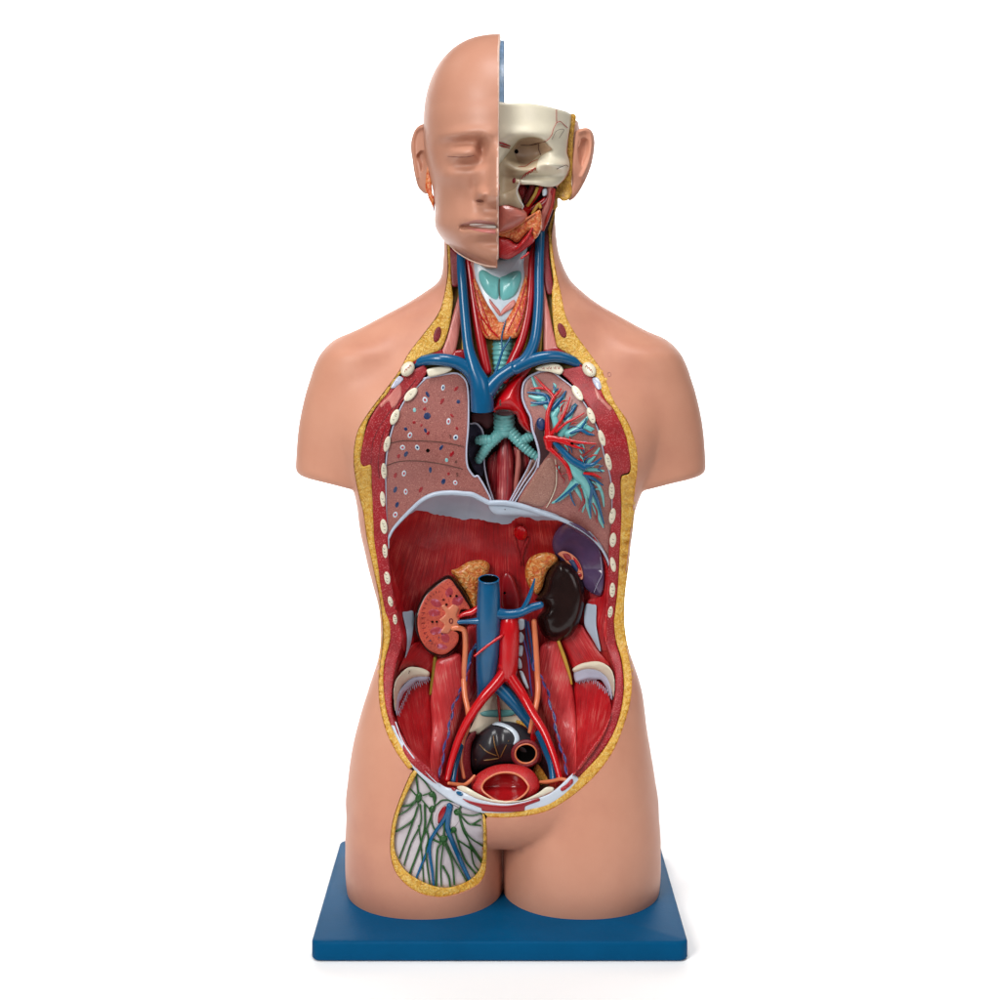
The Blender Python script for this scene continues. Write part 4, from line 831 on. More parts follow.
for q in range(60):     # fine twigs off the main tree
    a0 = RNG.uniform(-1.9, 1.7); r0 = RNG.uniform(70, 260); cx, cy = (560, 470) if RNG.random() < .6 else (660, 720)
    x0, y0 = cx + r0 * math.cos(a0) * .55, cy + r0 * math.sin(a0) * .9
    L = RNG.uniform(25, 55); a1 = a0 + RNG.normal(0, .5); pts = [(x0, y0, 4.5), (x0 + L * .5 * math.cos(a1), y0 + L * .5 * math.sin(a1), 3.5), (x0 + L * math.cos(a1 + .3), y0 + L * math.sin(a1 + .3), 1.5)]
    pp = np.array([(460 + .18 * p[0], 350 + .18 * p[1]) for p in pts])
    if polysd(pp[:, 0], pp[:, 1], hl(lungL)).max() < -4: br('rbt'[q % 3], 1.6, *pts)
br('d', 2, (535, 640, 5), (560, 690, 5), (590, 680, 3)); br('d', 2, (680, 590, 4), (720, 560, 5), (760, 530, 3)); br('d', 2, (560, 700, 3), (580, 720, 3), (575, 740, 2))
disc('vessel_stump', 541, 424, 4.5, 6.5, -10, R(-2.), M['vein_dk'], lung2, 1.5, 3, 6, .6)
patch('hilum', B2((420, 400), (470, 400), (470, 470), (500, 560), (470, 610), (440, 640), (436, 560), (420, 500)), R(-4.2), M['dark'], lung2, .5, 2, 6, .8)
disc('peg_hole', 571.9, 443.6, 1.6, 1.6, 0, R(3.2), M['black'], lung2, .2)

# mediastinum pieces
patch('hilum', B2((75, 405), (110, 420), (135, 470), (130, 560), (135, 650), (120, 700), (70, 650), (45, 560), (45, 450)), -2., M['navy'], root, 0, 4, 14, .9)
patch('hilum_wall', B2((100, 345), (180, 350), (190, 400), (150, 440), (100, 405), (70, 400), (60, 360)), -4., M['maroon'], root, 2, 4, 10, .9)
tube('pleura_edge', B2((58, 410, 1.), (90, 408, 1.), (120, 440, 1.), (132, 480, .8)), M['pleura'], root, 8, depth=5.)
tube('gullet', [(505, 436, -10, 5), (505, 452, -8, 8), (505, 470, -7, 9), (505, 488, -5, 9.2), (504, 503, -2, 9)], M['oesoph'], root, 20)
patch('chest_muscle', B2((200, 560), (150, 620), (165, 740), (185, 842), (225, 842), (220, 700), (225, 560)), -12., M['oesoph'], root, 3, 6, 8, .9, fib=('ang', -8))
patch('chest_muscle', B2((290, 540), (340, 550), (390, 610), (350, 700), (300, 842), (285, 842), (290, 700)), -12., M['oesoph'], root, 3, 6, 8, .9, fib=('ang', 14))
tube('chest_aorta', B2((325, 560, 2.), (325, 640, 3.), (312, 740, 2.4), (300, 830, 1.5)), M['pale_muscle'], root, 12, depth=-3.)
patch('lung_flap', B2((400, 610), (432, 600), (420, 660), (300, 845), (282, 842), (350, 720)), 3., M['lobe'], root, 1, 3, 8, .8)
for q in (((430, 604), (410, 650), (350, 740), (288, 843)), ((440, 610), (420, 670), (365, 750), (305, 845)), ((395, 612), (370, 670), (320, 760), (275, 842))): tube('pleura_edge', [p + (.85,) for p in B2(*q)], M['pleura'], root, 8, depth=lambda px, py: 8 + (py - 460) * .05)
tube('pleura_edge', B2((133, 600, .8), (138, 660, .8), (155, 740, .9), (188, 842, 1.)), M['pleura'], root, 8, depth=2.)
aor = patch('aortic_arch', [(530, 368), (520, 372.5), (506, 383), (495.5, 396), (491, 409), (494, 412.5), (500, 411), (509, 411.5), (516, 415), (519, 423), (526, 431), (532, 432), (531.5, 420), (526.5, 407.6), (523, 397), (523, 384), (527, 376)], 17., M['artery'], root, 20, 17, 28, .8)
disc('cut_opening', 504, 413.2, 9, 2.6, 4, 27., M['dark'], aor, -1.2, 2, 3, .5)
patch('artery_branch', A1((0, 0), (1, 0), (1, 1)) and [(520, 372), (526, 366), (532, 366), (529, 372), (522, 378)], 28., M['artery_dk'], aor, 2, 3, 8, .7)
patch('tiny_mark', [(499.3, 401), (501, 399.8), (501.4, 404), (500, 406.5), (499.3, 404)], 33.5, M['mark'], aor, .2, 1, 1.5, .3)
tube('bronchus', B2((238, 440, 6.4), (205, 480, 6.2), (160, 525, 5.6), (125, 575, 5), (102, 612, 4.2)), M['teal'], root, 20, 8, rings=(3.6, .05), depth=4.)
tube('bronchus', B2((165, 500, 5), (130, 500, 5.4), (98, 502, 4.6)), M['teal'], root, 20, 8, rings=(3.4, .05), depth=6.)
tube('bronchus', B2((270, 440, 6.4), (305, 480, 6.2), (350, 530, 5.4), (400, 575, 4.6), (440, 602, 3.8)), M['teal'], root, 20, 8, rings=(3.6, .05), depth=4.)
tube('bronchus', B2((345, 505, 4.6), (375, 488, 5), (412, 470, 4.4)), M['teal'], root, 20, 8, rings=(3.4, .05), depth=6.)

# ------------------------------------------------------------------ belly
print('belly')
ABD = [(388.5, 549)] + DIA_L[1:] + DIA_R + [(608.5, 575), (607.6, 588), (606, 612), (604, 634), (610, 656), (615, 672), (615, 694), (610, 716), (602, 733), (590, 750), (578, 768), (570, 778)] + C4((730, 800), (600, 850), (400, 885), (200, 850), (75, 790)) + [(446, 787)] + B5((340, 810), (250, 720), (175, 620), (130, 530), (108, 450), (112, 330), (130, 220), (160, 100)) + [(399, 630), (397, 615), (393, 592), (390, 570)]
ABDP = spline(ABD, 4, True)[:, :2]
def wall(px, py):
    dist = np.maximum(-polysd(px, py, ABDP), 0).reshape(np.shape(px)); r = rim(px, py) - 3
    W = np.interp(py, [520, 640, 760], [62, 52, 50])
    return r - (r + 46) * rounded(dist / W)
def W_(o): return lambda px, py: wall(px, py) + o
patch('body_wall', ABD, lambda px, py: wall(px, py), M['dome'], root, 0, 5, 10, 1.6, n=4, fib=('fan', 500, 250, 330))
ten = [(p[0], p[1] + .5) for p in DIA_L[5:]] + DIA_R[:6] + B4((430, 192), (300, 190), (230, 170), (180, 172), (140, 195), (110, 214), (60, 208), (0, 200)) + B3((820, 268), (760, 258), (690, 266), (640, 252), (570, 240), (500, 232), (440, 208), (380, 204), (330, 226))
rag = spline(ten, 4, True)[:, :2]; rag = rag + RNG.normal(0, .35, rag.shape) * (rag[:, 1:] > 505)
patch('central_tendon', rag, W_(1.2), M['tendon'], root, 0, 3, 4, 1., smooth=False)
tube('diaphragm_edge', [p + (r,) for p, r in zip(DIA_L, [.8, 1, 1.3, 1.5, 1.8, 2, 2.2, 2.4, 2.6, 2.6, 2.6, 2.6, 2.6])] + [p + (r,) for p, r in zip(DIA_R, [2.8, 2.8, 2.8, 2.6, 2.2, 1.9, 1.6, 1.4, 1.2, 1])], M['tendon'], root, 12, 4, depth=R(-2.2))
patch('diaphragm_shelf', [(488, 501), (497, 501), (523, 504), (542, 509), (560, 516), (540, 516.5), (520, 515.5), (497, 515), (490, 510)], R(-6), M['tendon'], root, 4, 7, 18, .8)
for x, y in ((505, 509.5), (541, 509)): disc('peg_hole', x, y, .6, .6, 0, R(-1.5), M['mark'], root, .1, 1, 1, .3)
def on(name, pts, off, mat, bulge=2., w=5., thick=14, sp=1., fib=None, parent=root, **k): return patch(name, pts, W_(off), M[mat], parent, bulge, w, thick, sp, fib=fib, **k)
disc('gullet_stump', *B4((192, 268))[0], 6.8, 7.6, -20, W_(4), M['artery'], root, 6, 6.5, 12, .7)
tube('crus_fold', B4((150, 290, 1.2), (165, 350, 1.4), (185, 420, 1.2), (190, 470, .6)), M['dome'], root, 10, depth=W_(1.5))
tube('crus_fold', B4((240, 300, 1.2), (215, 360, 1.6), (200, 420, 1.2), (205, 470, .6)), M['dome'], root, 10, depth=W_(1.5))
on('red_muscle', B4((640, 290), (665, 310), (700, 400), (735, 480), (745, 620), (735, 760), (730, 1000), (700, 1000), (660, 850), (600, 700), (690, 660), (715, 560), (700, 440)), 2.5, 'muscle', 2, 5, fib=('ang', -8))
on('red_muscle', B3((205, 560), (230, 640), (280, 800), (310, 960), (345, 1000), (360, 1100), (300, 1150), (262, 1010), (232, 850)), 1.5, 'muscle', 2, 5, fib=('ang', 8))
# loin muscles
on('loin_muscle', B5((215, 120), (260, 110), (330, 200), (310, 260), (295, 295), (240, 232), (170, 240), (140, 260), (170, 190)), 4, 'muscle', 2, 6, fib=('ang', -40))
on('loin_muscle', B6((350, 60), (450, 20), (480, 60), (530, 140), (570, 190), (600, 230), (540, 212), (470, 218), (420, 246), (390, 180)), 4, 'muscle', 2, 6, fib=('ang', 32))
on('iliac_muscle', B5((132, 480), (150, 400), (190, 330), (250, 295), (295, 290), (304, 400), (312, 520), (306, 700), (318, 792), (260, 725), (190, 620)), 6, 'muscle', 5, 16, fib=('fan', 435, 830, 120))
on('iliac_muscle', B6((424, 310), (500, 288), (560, 318), (598, 390), (603, 480), (560, 590), (500, 680), (440, 752), (428, 700), (424, 500)), 6, 'muscle', 5, 16, fib=('fan', 573, 850, 120))
on('psoas_muscle', B5((325, 215), (360, 180), (420, 160), (455, 178), (478, 330), (456, 450), (425, 570), (385, 690), (345, 795), (312, 770), (300, 690), (310, 540), (302, 400)), 10, 'psoas', 10, 16, fib=('ang', 9))
on('psoas_muscle', B6((255, 130), (330, 100), (360, 160), (395, 260), (422, 400), (432, 560), (430, 762), (400, 775), (365, 690), (310, 560), (262, 430), (240, 260)), 10, 'psoas', 10, 16, fib=('ang', -11))
for q in (((325, 190, 1.6), (318, 260, 2.), (302, 370, 1.4)), ((330, 190, 1.), (325, 280, 1.2), (308, 340, 1.))): tube('loin_nerve', B5(*q), M['olive'], root, 10, depth=W_(12))
tube('loin_nerve', B6((342, 105, 1.6), (372, 190, 2.), (400, 280, 1.4), (408, 320, 1.)), M['nerve'], root, 10, depth=W_(14))
on('lumbar_tendon', C3((22, 440), (60, 430), (110, 428), (112, 560), (84, 720), (42, 822), (58, 720), (55, 600)), 7, 'tendon', 1, 3, 6, .8)
on('lumbar_tendon', B4((600, 715), (640, 715), (664, 722), (664, 850), (692, 1010), (640, 930), (590, 835)), 8, 'tendon', 1, 3, 6, .8)
cl = on('iliac_crest', C7((88, 262), (84, 200), (98, 130), (135, 78), (185, 44), (260, 50), (308, 76), (300, 104), (240, 104), (190, 118), (140, 160), (112, 220), (102, 290), (94, 320)), 15, 'bone', 3, 4, 14, .8)
figure('7', 409, 672.5, 4.4, W_(18.4), M['mark'], cl)
on('crest_fringe', C7((300, 100), (296, 124), (260, 134), (232, 134), (205, 156), (170, 188), (150, 205), (135, 240), (122, 262), (118, 300), (108, 352), (98, 310), (104, 250), (130, 180), (190, 116), (250, 98)), 14, 'pleura', 2, 3, 10, .8)
on('iliac_crest', B6((412, 246), (440, 225), (480, 212), (545, 208), (600, 240), (622, 300), (618, 385), (606, 345), (582, 285), (535, 252), (480, 246), (425, 262)), 15, 'bone', 3, 4, 14, .8)
on('crest_fringe', B6((422, 258), (475, 242), (535, 250), (582, 282), (604, 340), (611, 402), (597, 372), (580, 335), (555, 300), (525, 297), (490, 296), (455, 306), (428, 310)), 14, 'pleura', 2, 3, 10, .8)
for i in range(21):      # torn white fibres under the crest
    t = i / 20.; x = 440 * 0 + np.interp(t, [0, .5, 1], [429, 410, 398.5]); y = np.interp(t, [0, .5, 1], [678, 687, 712])
    tube('tendon_fibre', [(x, y - 1, .55), (x + .7, y + 1.6 + (i % 3) * .7, .4), (x + 1.2, y + 2.6 + (i % 3), .2)], M['pleura'], root, 6, 3, depth=W_(13.5))
    x = np.interp(t, [0, .5, 1], [577, 592, 611]); y = np.interp(t, [0, .5, 1], [680, 678, 694])
    tube('tendon_fibre', [(x, y - 1, .55), (x - .3, y + 1.6 + (i % 3) * .7, .4), (x - .6, y + 2.6 + (i % 3), .2)], M['pleura'], root, 6, 3, depth=W_(13.5))
# sacrum and pelvis floor
patch('pelvis_bed', C4((100, 380), (330, 95), (580, 380), (720, 700), (600, 840), (400, 876), (200, 842), (70, 770), (60, 600)), W_(3), M['dark'], root, 0, 4, 8, 1.5)
patch('sacrum', C4((318, 100), (365, 112), (470, 230), (560, 345), (575, 400), (400, 420), (140, 375), (150, 340), (220, 205)), -34., M['bone'], root, 6, 14, 14, 1)
patch('sacral_disc', C4((214, 236), (260, 218), (300, 214), (440, 214), (472, 232), (445, 254), (350, 266), (235, 258)), -27.6, M['teal'], root, 1.6, 3, 6, .8)
tube('sacral_artery', C4((342, 112, 1.2), (350, 190, 1.4), (356, 290, 1.)), M['artery'], root, 10, depth=-24.)
patch('pelvic_muscle', C4((150, 380), (190, 370), (150, 480), (150, 640), (180, 720), (110, 760), (80, 690), (90, 560), (110, 450)), -4., M['ring_dark'], root, 2, 8, 20, 1)
patch('pelvic_muscle', C4((620, 600), (690, 690), (720, 760), (640, 780), (580, 700)), -2., M['fat'], root, 4, 8, 20, 1)
patch('pelvic_fat', C4((470, 290), (520, 300), (560, 360), (560, 400), (500, 350)), -26., M['fat'], root, 3, 5, 8, 1)
for c in (C4((50, 770), (110, 812), (200, 850), (300, 874), (400, 885), (400, 868), (280, 848), (190, 806), (120, 765), (75, 755)), C4((400, 884), (600, 850), (730, 800), (740, 770), (690, 765), (630, 806), (520, 858), (400, 868))): patch('white_lining', c, R(-5), M['bone'], root, 1, 3, 12, .8)
rect = patch('rectum', C4((300, 312), (380, 294), (480, 308), (560, 350), (620, 420), (652, 500), (650, 580), (600, 632), (520, 620), (400, 606), (250, 646), (165, 642), (138, 560), (150, 470), (205, 380)), -14., M['rectum'], root, 24, 30, 20, 1., disp=lambda px, py, dist: -2.2 * np.exp(-(((px - 450) / .14 - (340 + (py - 680) / .14 * .05 - 25)) / 30) ** 2))
def RC(o):
    rp = hl(C4((300, 312), (380, 294), (480, 308), (560, 350), (620, 420), (652, 500), (650, 580), (600, 632), (520, 620), (400, 606), (250, 646), (165, 642), (138, 560), (150, 470), (205, 380)), 6)
    return lambda px, py: -14 + 24 * rounded(np.maximum(-polysd(px, py, rp), 0) / 30).reshape(np.shape(px)) + o
for q in (((310, 400, .4), (318, 460, .6), (340, 530, .6), (352, 556, .4)), ((180, 568, .4), (260, 572, .7), (345, 560, .5)), ((210, 460, .3), (260, 510, .6), (330, 540, .4)), ((420, 430, .3), (390, 490, .5), (362, 550, .4))): tube('gold_line', C4(*q), M['gold'], rect, 8, depth=RC(.3))
patch('muscle_band', C4((302, 318), (330, 300), (380, 308), (440, 335), (485, 380), (496, 430), (470, 458), (452, 460), (462, 420), (445, 380), (400, 345), (345, 325)), RC(1.), M['membrane'], rect, 1., 3, 3, .7)
gx, gy = C4((542, 526))[0]
loop = lambda a, b, r: [(gx + a * math.cos(t) - b * .17 * math.sin(t), gy + b * math.sin(t) + a * .12 * math.cos(t), r) for t in np.linspace(0, 2 * math.pi, 22)]
disc('gut_hole', gx, gy, 11.4, 10.6, 10, 13.6, M['black'], rect, -7, 7, 8, .7)
tube('cut_gut', loop(12.6, 11.7, 2.3), M['ring_dark'], rect, 12, 3, depth=12.6)
tube('gut_lining', loop(10.6, 9.6, 1.0), M['ureter'], rect, 10, 3, depth=14.)
BLO = C4((152, 760), (172, 700), (230, 648), (320, 610), (420, 600), (520, 614), (590, 650), (632, 712), (640, 770), (600, 822), (520, 860), (400, 878), (280, 860), (185, 812))
BLI = C4((226, 764), (246, 724), (288, 692), (340, 668), (400, 660), (458, 668), (506, 690), (544, 728), (562, 768), (536, 814), (474, 856), (400, 870), (330, 860), (272, 826), (238, 796))
BLIP = hl(BLI, 6)
bl = patch('bladder', BLO, lambda px, py: np.interp(py, [760, 805], [24, 52]), M['bladder'], root, 9, 12, 30, .8, disp=lambda px, py, d: -34 * np.clip(-polysd(px, py, BLIP) / 5, 0, 1))
patch('bladder_cavity', BLI, lambda px, py: np.interp(py, [760, 805], [33.5, 60]), M['blood'], bl, -20, 24, 4, .8, disp=lambda px, py, d: 3 * np.exp(-((px - 503) / 9) ** 2 - ((py - 796) / 7) ** 2))
q = spline(BLI, 3, True)[:, :2]; tube('bladder_lining', [tuple(p) + (1.15,) for p in np.vstack([q, q[:1]])], M['ureter'], bl, 10, 2, depth=lambda px, py: np.interp(py, [760, 805], [33.5, 60.]))
# kidneys
ko = C3((400, 124), (300, 180), (205, 270), (142, 400), (122, 500), (140, 620), (200, 730), (280, 800), (370, 816), (450, 772), (500, 704), (512, 620), (488, 588), (445, 584), (440, 560), (500, 540), (482, 470), (522, 424), (602, 416), (560, 300), (470, 170))
k1 = on('kidney', ko, 14, 'kidney_dark', 8, 6, 22, .9, label='sliced kidney with pale orange cut face in a dark shell')
KF = W_(22.4)
kfo = C3((405, 158), (300, 222), (212, 310), (158, 430), (146, 530), (165, 640), (220, 730), (300, 780), (370, 786), (440, 742), (482, 684), (488, 624), (468, 600), (440, 588), (430, 570), (480, 545), (502, 520), (492, 470), (512, 412), (585, 412), (540, 330), (470, 226))
patch('kidney_face', kfo, KF, M['cortex'], k1, 1, 3, 4, .8)
for x, y, a, b, ang in ((300, 360, 52, 34, 30), (285, 440, 52, 34, 5), (300, 590, 54, 36, -10), (378, 650, 44, 38, 60), (350, 722, 50, 26, 10), (410, 270, 34, 44, 20), (480, 340, 50, 44, -30)):
    (cx, cy), = C3((x, y)); disc('kidney_pyramid', cx, cy, a * .12, b * .12, ang, W_(23.2), M['medulla'], k1, .4, 3, 2, .5)
patch('renal_pelvis', C3((500, 520), (470, 470), (490, 400), (440, 370), (400, 400), (370, 370), (345, 390), (380, 440), (350, 480), (330, 500), (370, 540), (340, 600), (400, 610), (430, 580), (470, 550)), W_(23.6), M['pelvis'], k1, 1, 3, 2, .6)
for x, y, r in ((362, 330, .9), (386, 370, 1.1), (270, 515, 1.2), (306, 515, 1.1), (350, 615, .7), (325, 645, .6), (470, 300, 1.2), (420, 300, 1.), (255, 672, .7)): disc('kidney_hole', *C3((x, y))[0], r, r, 0, W_(25), M['black'] if r > .8 else M['vein_dk'], k1, .1, 1, 1.5, .35)
(cx, cy), = C3((425, 508)); tube('calyx_ring', [(cx + 1.7 * math.cos(a), cy + 2.3 * math.sin(a), .45) for a in np.linspace(0, 6.28, 12)], M['ring_dark'], k1, 6, 2, depth=W_(25.2))
for a in np.linspace(-2.4, 2.5, 17):
    x = 330 + 150 * math.cos(math.pi - a * .62) * 1.02; y = 490 - 235 * math.sin(a * .62)
    tube('cortex_streak', C3((x, y, .28), (x + 26 * math.cos(a * .62), y + 16 * math.sin(a * .62), .34)), M['ring_dark'], k1, 6, 2, depth=W_(23.6))
on('adrenal_gland', C3((425, 92), (480, 70), (560, 18), (640, 0), (705, 4), (746, 40), (735, 110), (700, 150), (660, 200), (650, 320), (640, 424), (600, 402), (560, 290), (480, 170)), 9, 'adrenal', 7, 8, 14, .8)
ko2 = B4((352, 540), (385, 478), (430, 440), (490, 452), (545, 500), (578, 570), (592, 650), (580, 760), (545, 860), (485, 930), (405, 948), (335, 912), (304, 850), (294, 795), (332, 742), (318, 712), (282, 684), (330, 625))
k2 = on('kidney', ko2, 10, 'kidney_dark', 17, 15, 24, .9, label='whole glossy dark brown kidney',
        disp=lambda px, py, d: -3.5 * np.exp(-((px - (490 + 300 * .16)) / 9) ** 2 - ((py - (490 + 725 * .16)) / 4.5) ** 2) + 2 * np.exp(-((px - 548) / 6) ** 2 - ((py - 614) / 6) ** 2))
on('adrenal_gland', B4((228, 460), (265, 412), (340, 390), (402, 402), (424, 440), (372, 490), (345, 540), (322, 620), (288, 652), (240, 600), (220, 530)), 12, 'adrenal', 8, 9, 14, .8)
sp = on('spleen', B4((400, 280), (432, 232), (480, 206), (545, 212), (625, 272), (688, 380), (712, 480), (712, 590), (692, 660), (640, 648), (580, 600), (520, 520), (440, 440), (400, 390), (388, 330)), 6, 'spleen', 8, 12, 20, .9,
        disp=lambda px, py, d: -7 * np.exp(-((px - 571) / 12) ** 2 - ((py - 553) / 12) ** 2))
SPD = W_(9)
patch('spleen_hilum', B4((425, 400), (462, 382), (520, 408), (562, 460), (582, 528), (575, 560), (545, 552), (500, 480), (460, 430)), W_(15), M['pelvis'], sp, 1, 3, 6, .6)
for c, m in ((((455, 400), (490, 400), (510, 430), (480, 440)), 'artery_dk'), (((490, 440), (525, 440), (550, 490), (540, 520), (515, 480)), 'vein_dk'), (((540, 520), (568, 520), (572, 540), (550, 542)), 'artery_dk'), (((520, 420), (550, 450), (572, 500), (560, 500), (530, 450)), 'artery')): patch('hilum_vessel', B4(*c), W_(16.4), M[m], sp, .8, 2, 3, .5)
tube('spleen_line', B4((690, 420, .2), (700, 520, .3), (670, 590, .25), (650, 640, .2)), M['pleura'], sp, 6, depth=W_(14.5))
# great vessels of the belly
VD = 2.
def vessel(name, mat, tr, z, *pts, seg=16, **k): return tube(name, tr(*pts), M[mat], root, seg, 7, depth=z, **k)
ivc = vessel('vena_cava', 'vein', C3, lambda px, py: np.interp(py, [575, 640, 700], [6, -2, -10]), (740, 168, 10.6), (740, 260, 11.4), (738, 400, 12), (736, 520, 12.2), (734, 700, 11.8), (724, 860, 11), (712, 1000, 9.4), (690, 1100, 6), (672, 1180, 4), seg=24, open_start=True)
disc('cut_opening', 488.8, 579.6, 9.8, 4.4, 0, 11., M['black'], ivc, -3., 4, 3, .5)
tube('vessel_mouth', [(488.8 + 9.9 * math.cos(a), 579.4 + 4.2 * math.sin(a), 1.) for a in np.linspace(0, 6.28, 16)], M['vein'], ivc, 8, 2, depth=lambda px, py: np.interp(py, [575, 584], [2, 17]))
vessel('renal_vein', 'vein', B4, 4., (40, 770, 6), (110, 778, 5), (180, 768, 4.6), (250, 738, 4.4), (318, 718, 3.6))
vessel('adrenal_vein', 'vein', B4, lambda px, py: np.interp(py, [580, 610], [10, 5]), (200, 755, 2.6), (235, 690, 2.4), (262, 620, 1.9), (280, 555, .7))
vessel('renal_vein', 'vein', C3, 4., (690, 505, 4.6), (630, 510, 3.4), (560, 514, 2.4), (488, 518, 2.))
vessel('renal_artery', 'artery', C3, 0., (650, 400, 3), (600, 435, 3.4), (540, 450, 2.6), (500, 470, 2))
on('aortic_gap', C3((848, 400), (840, 250), (850, 140), (885, 98), (935, 130), (975, 230), (1000, 330), (990, 410), (930, 425)), 12, 'artery_dk', 3, 6, 8, .8)
disc('peg_hole', *C3((872, 275))[0], 1.3, 1.3, 0, W_(15.2), M['black'], root, .1, 1, 1.5, .35)
vessel('belly_aorta', 'artery', C3, lambda px, py: np.interp(py, [620, 680], [-2, -4]), (908, 500, 9.4), (908, 560, 10.4), (908, 640, 10.6), (908, 760, 10.2), (903, 880, 9.8), (895, 960, 9), seg=22)
vessel('iliac_artery', 'artery', B5, lambda px, py: np.interp(py, [670, 700, 778], [-2, 4, 50]), (690, 235, 6.4), (640, 305, 5.6), (570, 385, 5.), (510, 470, 4.5), (455, 570, 3.9), (412, 690, 3.3), (385, 800, 2.8))
vessel('iliac_artery', 'artery', B6, lambda px, py: np.interp(py, [670, 700, 780], [-2, 4, 50]), (70, 225, 6.4), (110, 295, 5.6), (160, 370, 5.), (215, 470, 4.5), (270, 560, 3.9), (318, 680, 3.3), (352, 800, 2.8))
vessel('iliac_vein', 'vein', B6, lambda px, py: np.interp(py, [680, 730], [-10, -4]), (30, 320, 7), (80, 370, 7), (140, 440, 6), (200, 520, 4.6), (225, 560, 3.4))
vessel('iliac_vein', 'vein', B5, lambda px, py: np.interp(py, [730, 780], [2, 44]), (478, 580, 2), (450, 650, 2.6), (425, 740, 2.8), (414, 805, 2.8))
vessel('iliac_vein', 'vein', B6, lambda px, py: np.interp(py, [730, 780], [2, 44]), (240, 565, 3), (275, 640, 3.6), (305, 720, 3.6), (315, 800, 3.2))
vessel('hip_artery', 'artery', B6, -2., (240, 510, 3.6), (222, 560, 3.4), (212, 610, 2.6))
vessel('gut_artery', 'artery', C3, lambda px, py: np.interp(px, [474, 502], [10, 8]), (850, 630, 1.5), (760, 690, 1.5), (690, 745, 1.3), (622, 800, 1.1))
vessel('ureter', 'ureter', C3, lambda px, py: np.interp(py, [628, 640, 700], [-6, -8, -12]) + 4, (440, 568, 2.6), (490, 568, 2.7), (535, 590, 2.8), (545, 680, 2.8), (542, 800, 2.8), (535, 920, 2.7), (540, 1040, 2.7))
def UD(px, py): return np.interp(py, [680, 710, 730, 790], [-6, 9, 10, 30])
vessel('ureter', 'ureter', B5, UD, (468, 300, 2.7), (475, 380, 2.8), (490, 455, 2.7), (490, 530, 2.4), (466, 610, 2.), (455, 700, 1.8), (470, 790, 1.6))
vessel('ureter', 'ureter', B6, UD, (220, 5, 2.6), (228, 120, 2.9), (236, 260, 2.9), (240, 350, 2.9), (232, 420, 2.7), (212, 500, 2.4), (198, 560, 1.9))
for tr, q in ((B5, ((530, 120), (510, 160), (490, 250), (460, 340), (425, 410), (405, 490), (390, 570), (365, 680), (348, 790))), (B6, ((190, 10), (212, 140), (222, 240), (270, 310), (295, 390), (322, 500), (340, 590), (368, 680), (388, 775)))):
    dz = lambda px, py: np.interp(py, [640, 700, 730, 775], [-6, -6, 10, 52])
    tube('gonadal_vein', [p + (1.25,) for p in tr(*q)], M['vein_dk'], root, 10, depth=dz)
    q2 = spline(tr(*q), 5); w_ = np.sin(np.arange(len(q2)) * 1.1) * 1.5
    tube('gonadal_vein', [(p[0] + a, p[1], .85) for p, a in zip(q2[8:], w_[8:])], M['purple'], root, 8, 2, depth=lambda px, py: dz(px, py) + .8)
    tube('gonadal_artery', [(p[0] - a * .9, p[1], .6) for p, a in zip(q2[10:], w_[10:])], M['artery_dk'], root, 8, 2, depth=lambda px, py: dz(px, py) + 1.2)
vessel('blue_vessel', 'vein', C3, -6., (640, 720, .8), (590, 770, 1.1), (565, 860, 1.2), (540, 980, 1.2))
# spine side: pale nerve knots
for i, (c) in enumerate((((145, 0), (172, 0), (172, 40), (145, 48)), ((150, 60), (170, 80), (165, 110), (142, 110)), ((142, 130), (165, 130), (160, 180), (140, 175)), ((140, 190), (155, 200), (160, 240), (142, 240)), ((145, 255), (165, 260), (195, 340), (185, 345), (160, 300)))): patch('nerve_knot', B6(*c), -12., M['membrane'], root, 2, 2, 8, .6)
tube('nerve_chain', B6((178, 0, 1.), (186, 90, 1.2), (205, 200, 1.2), (215, 250, 1.)), M['vein_dk'], root, 10, depth=-10.)
tube('nerve_chain', B6((170, 100, .6), (190, 190, .8), (200, 290, .8), (210, 380, .8)), M['purple'], root, 10, depth=-9.)
patch('spine_muscle', C3((590, 740), (650, 720), (640, 900), (630, 1100), (560, 1200), (540, 1000)), -22., M['artery_dk'], root, 3, 6, 10, 1)
patch('spine_muscle', B6((130, 0), (190, 0), (215, 200), (225, 350), (205, 420), (165, 330), (135, 240)), -20., M['artery_dk'], root, 3, 6, 8, 1)
patch('spine_muscle', C3((560, 560), (640, 560), (640, 740), (560, 760)), -18., M['dome'], root, 3, 6, 10, 1, fib=('ang', 0))
# ligaments at the brim
tube('round_cord', C4((-10, 738, 1.6), (50, 746, 1.9), (100, 750, 2.), (140, 724, 1.9), (175, 684, 1.4)), M['ureter'], root, 10, depth=lambda px, py: np.interp(px, [450, 474], [62, 44]))
tube('round_cord', C4((838, 716, 1.6), (790, 708, 1.9), (740, 720, 1.9), (690, 728, 2.), (645, 728, 1.4)), M['ureter'], root, 10, depth=lambda px, py: np.interp(px, [540, 566], [44, 60]))

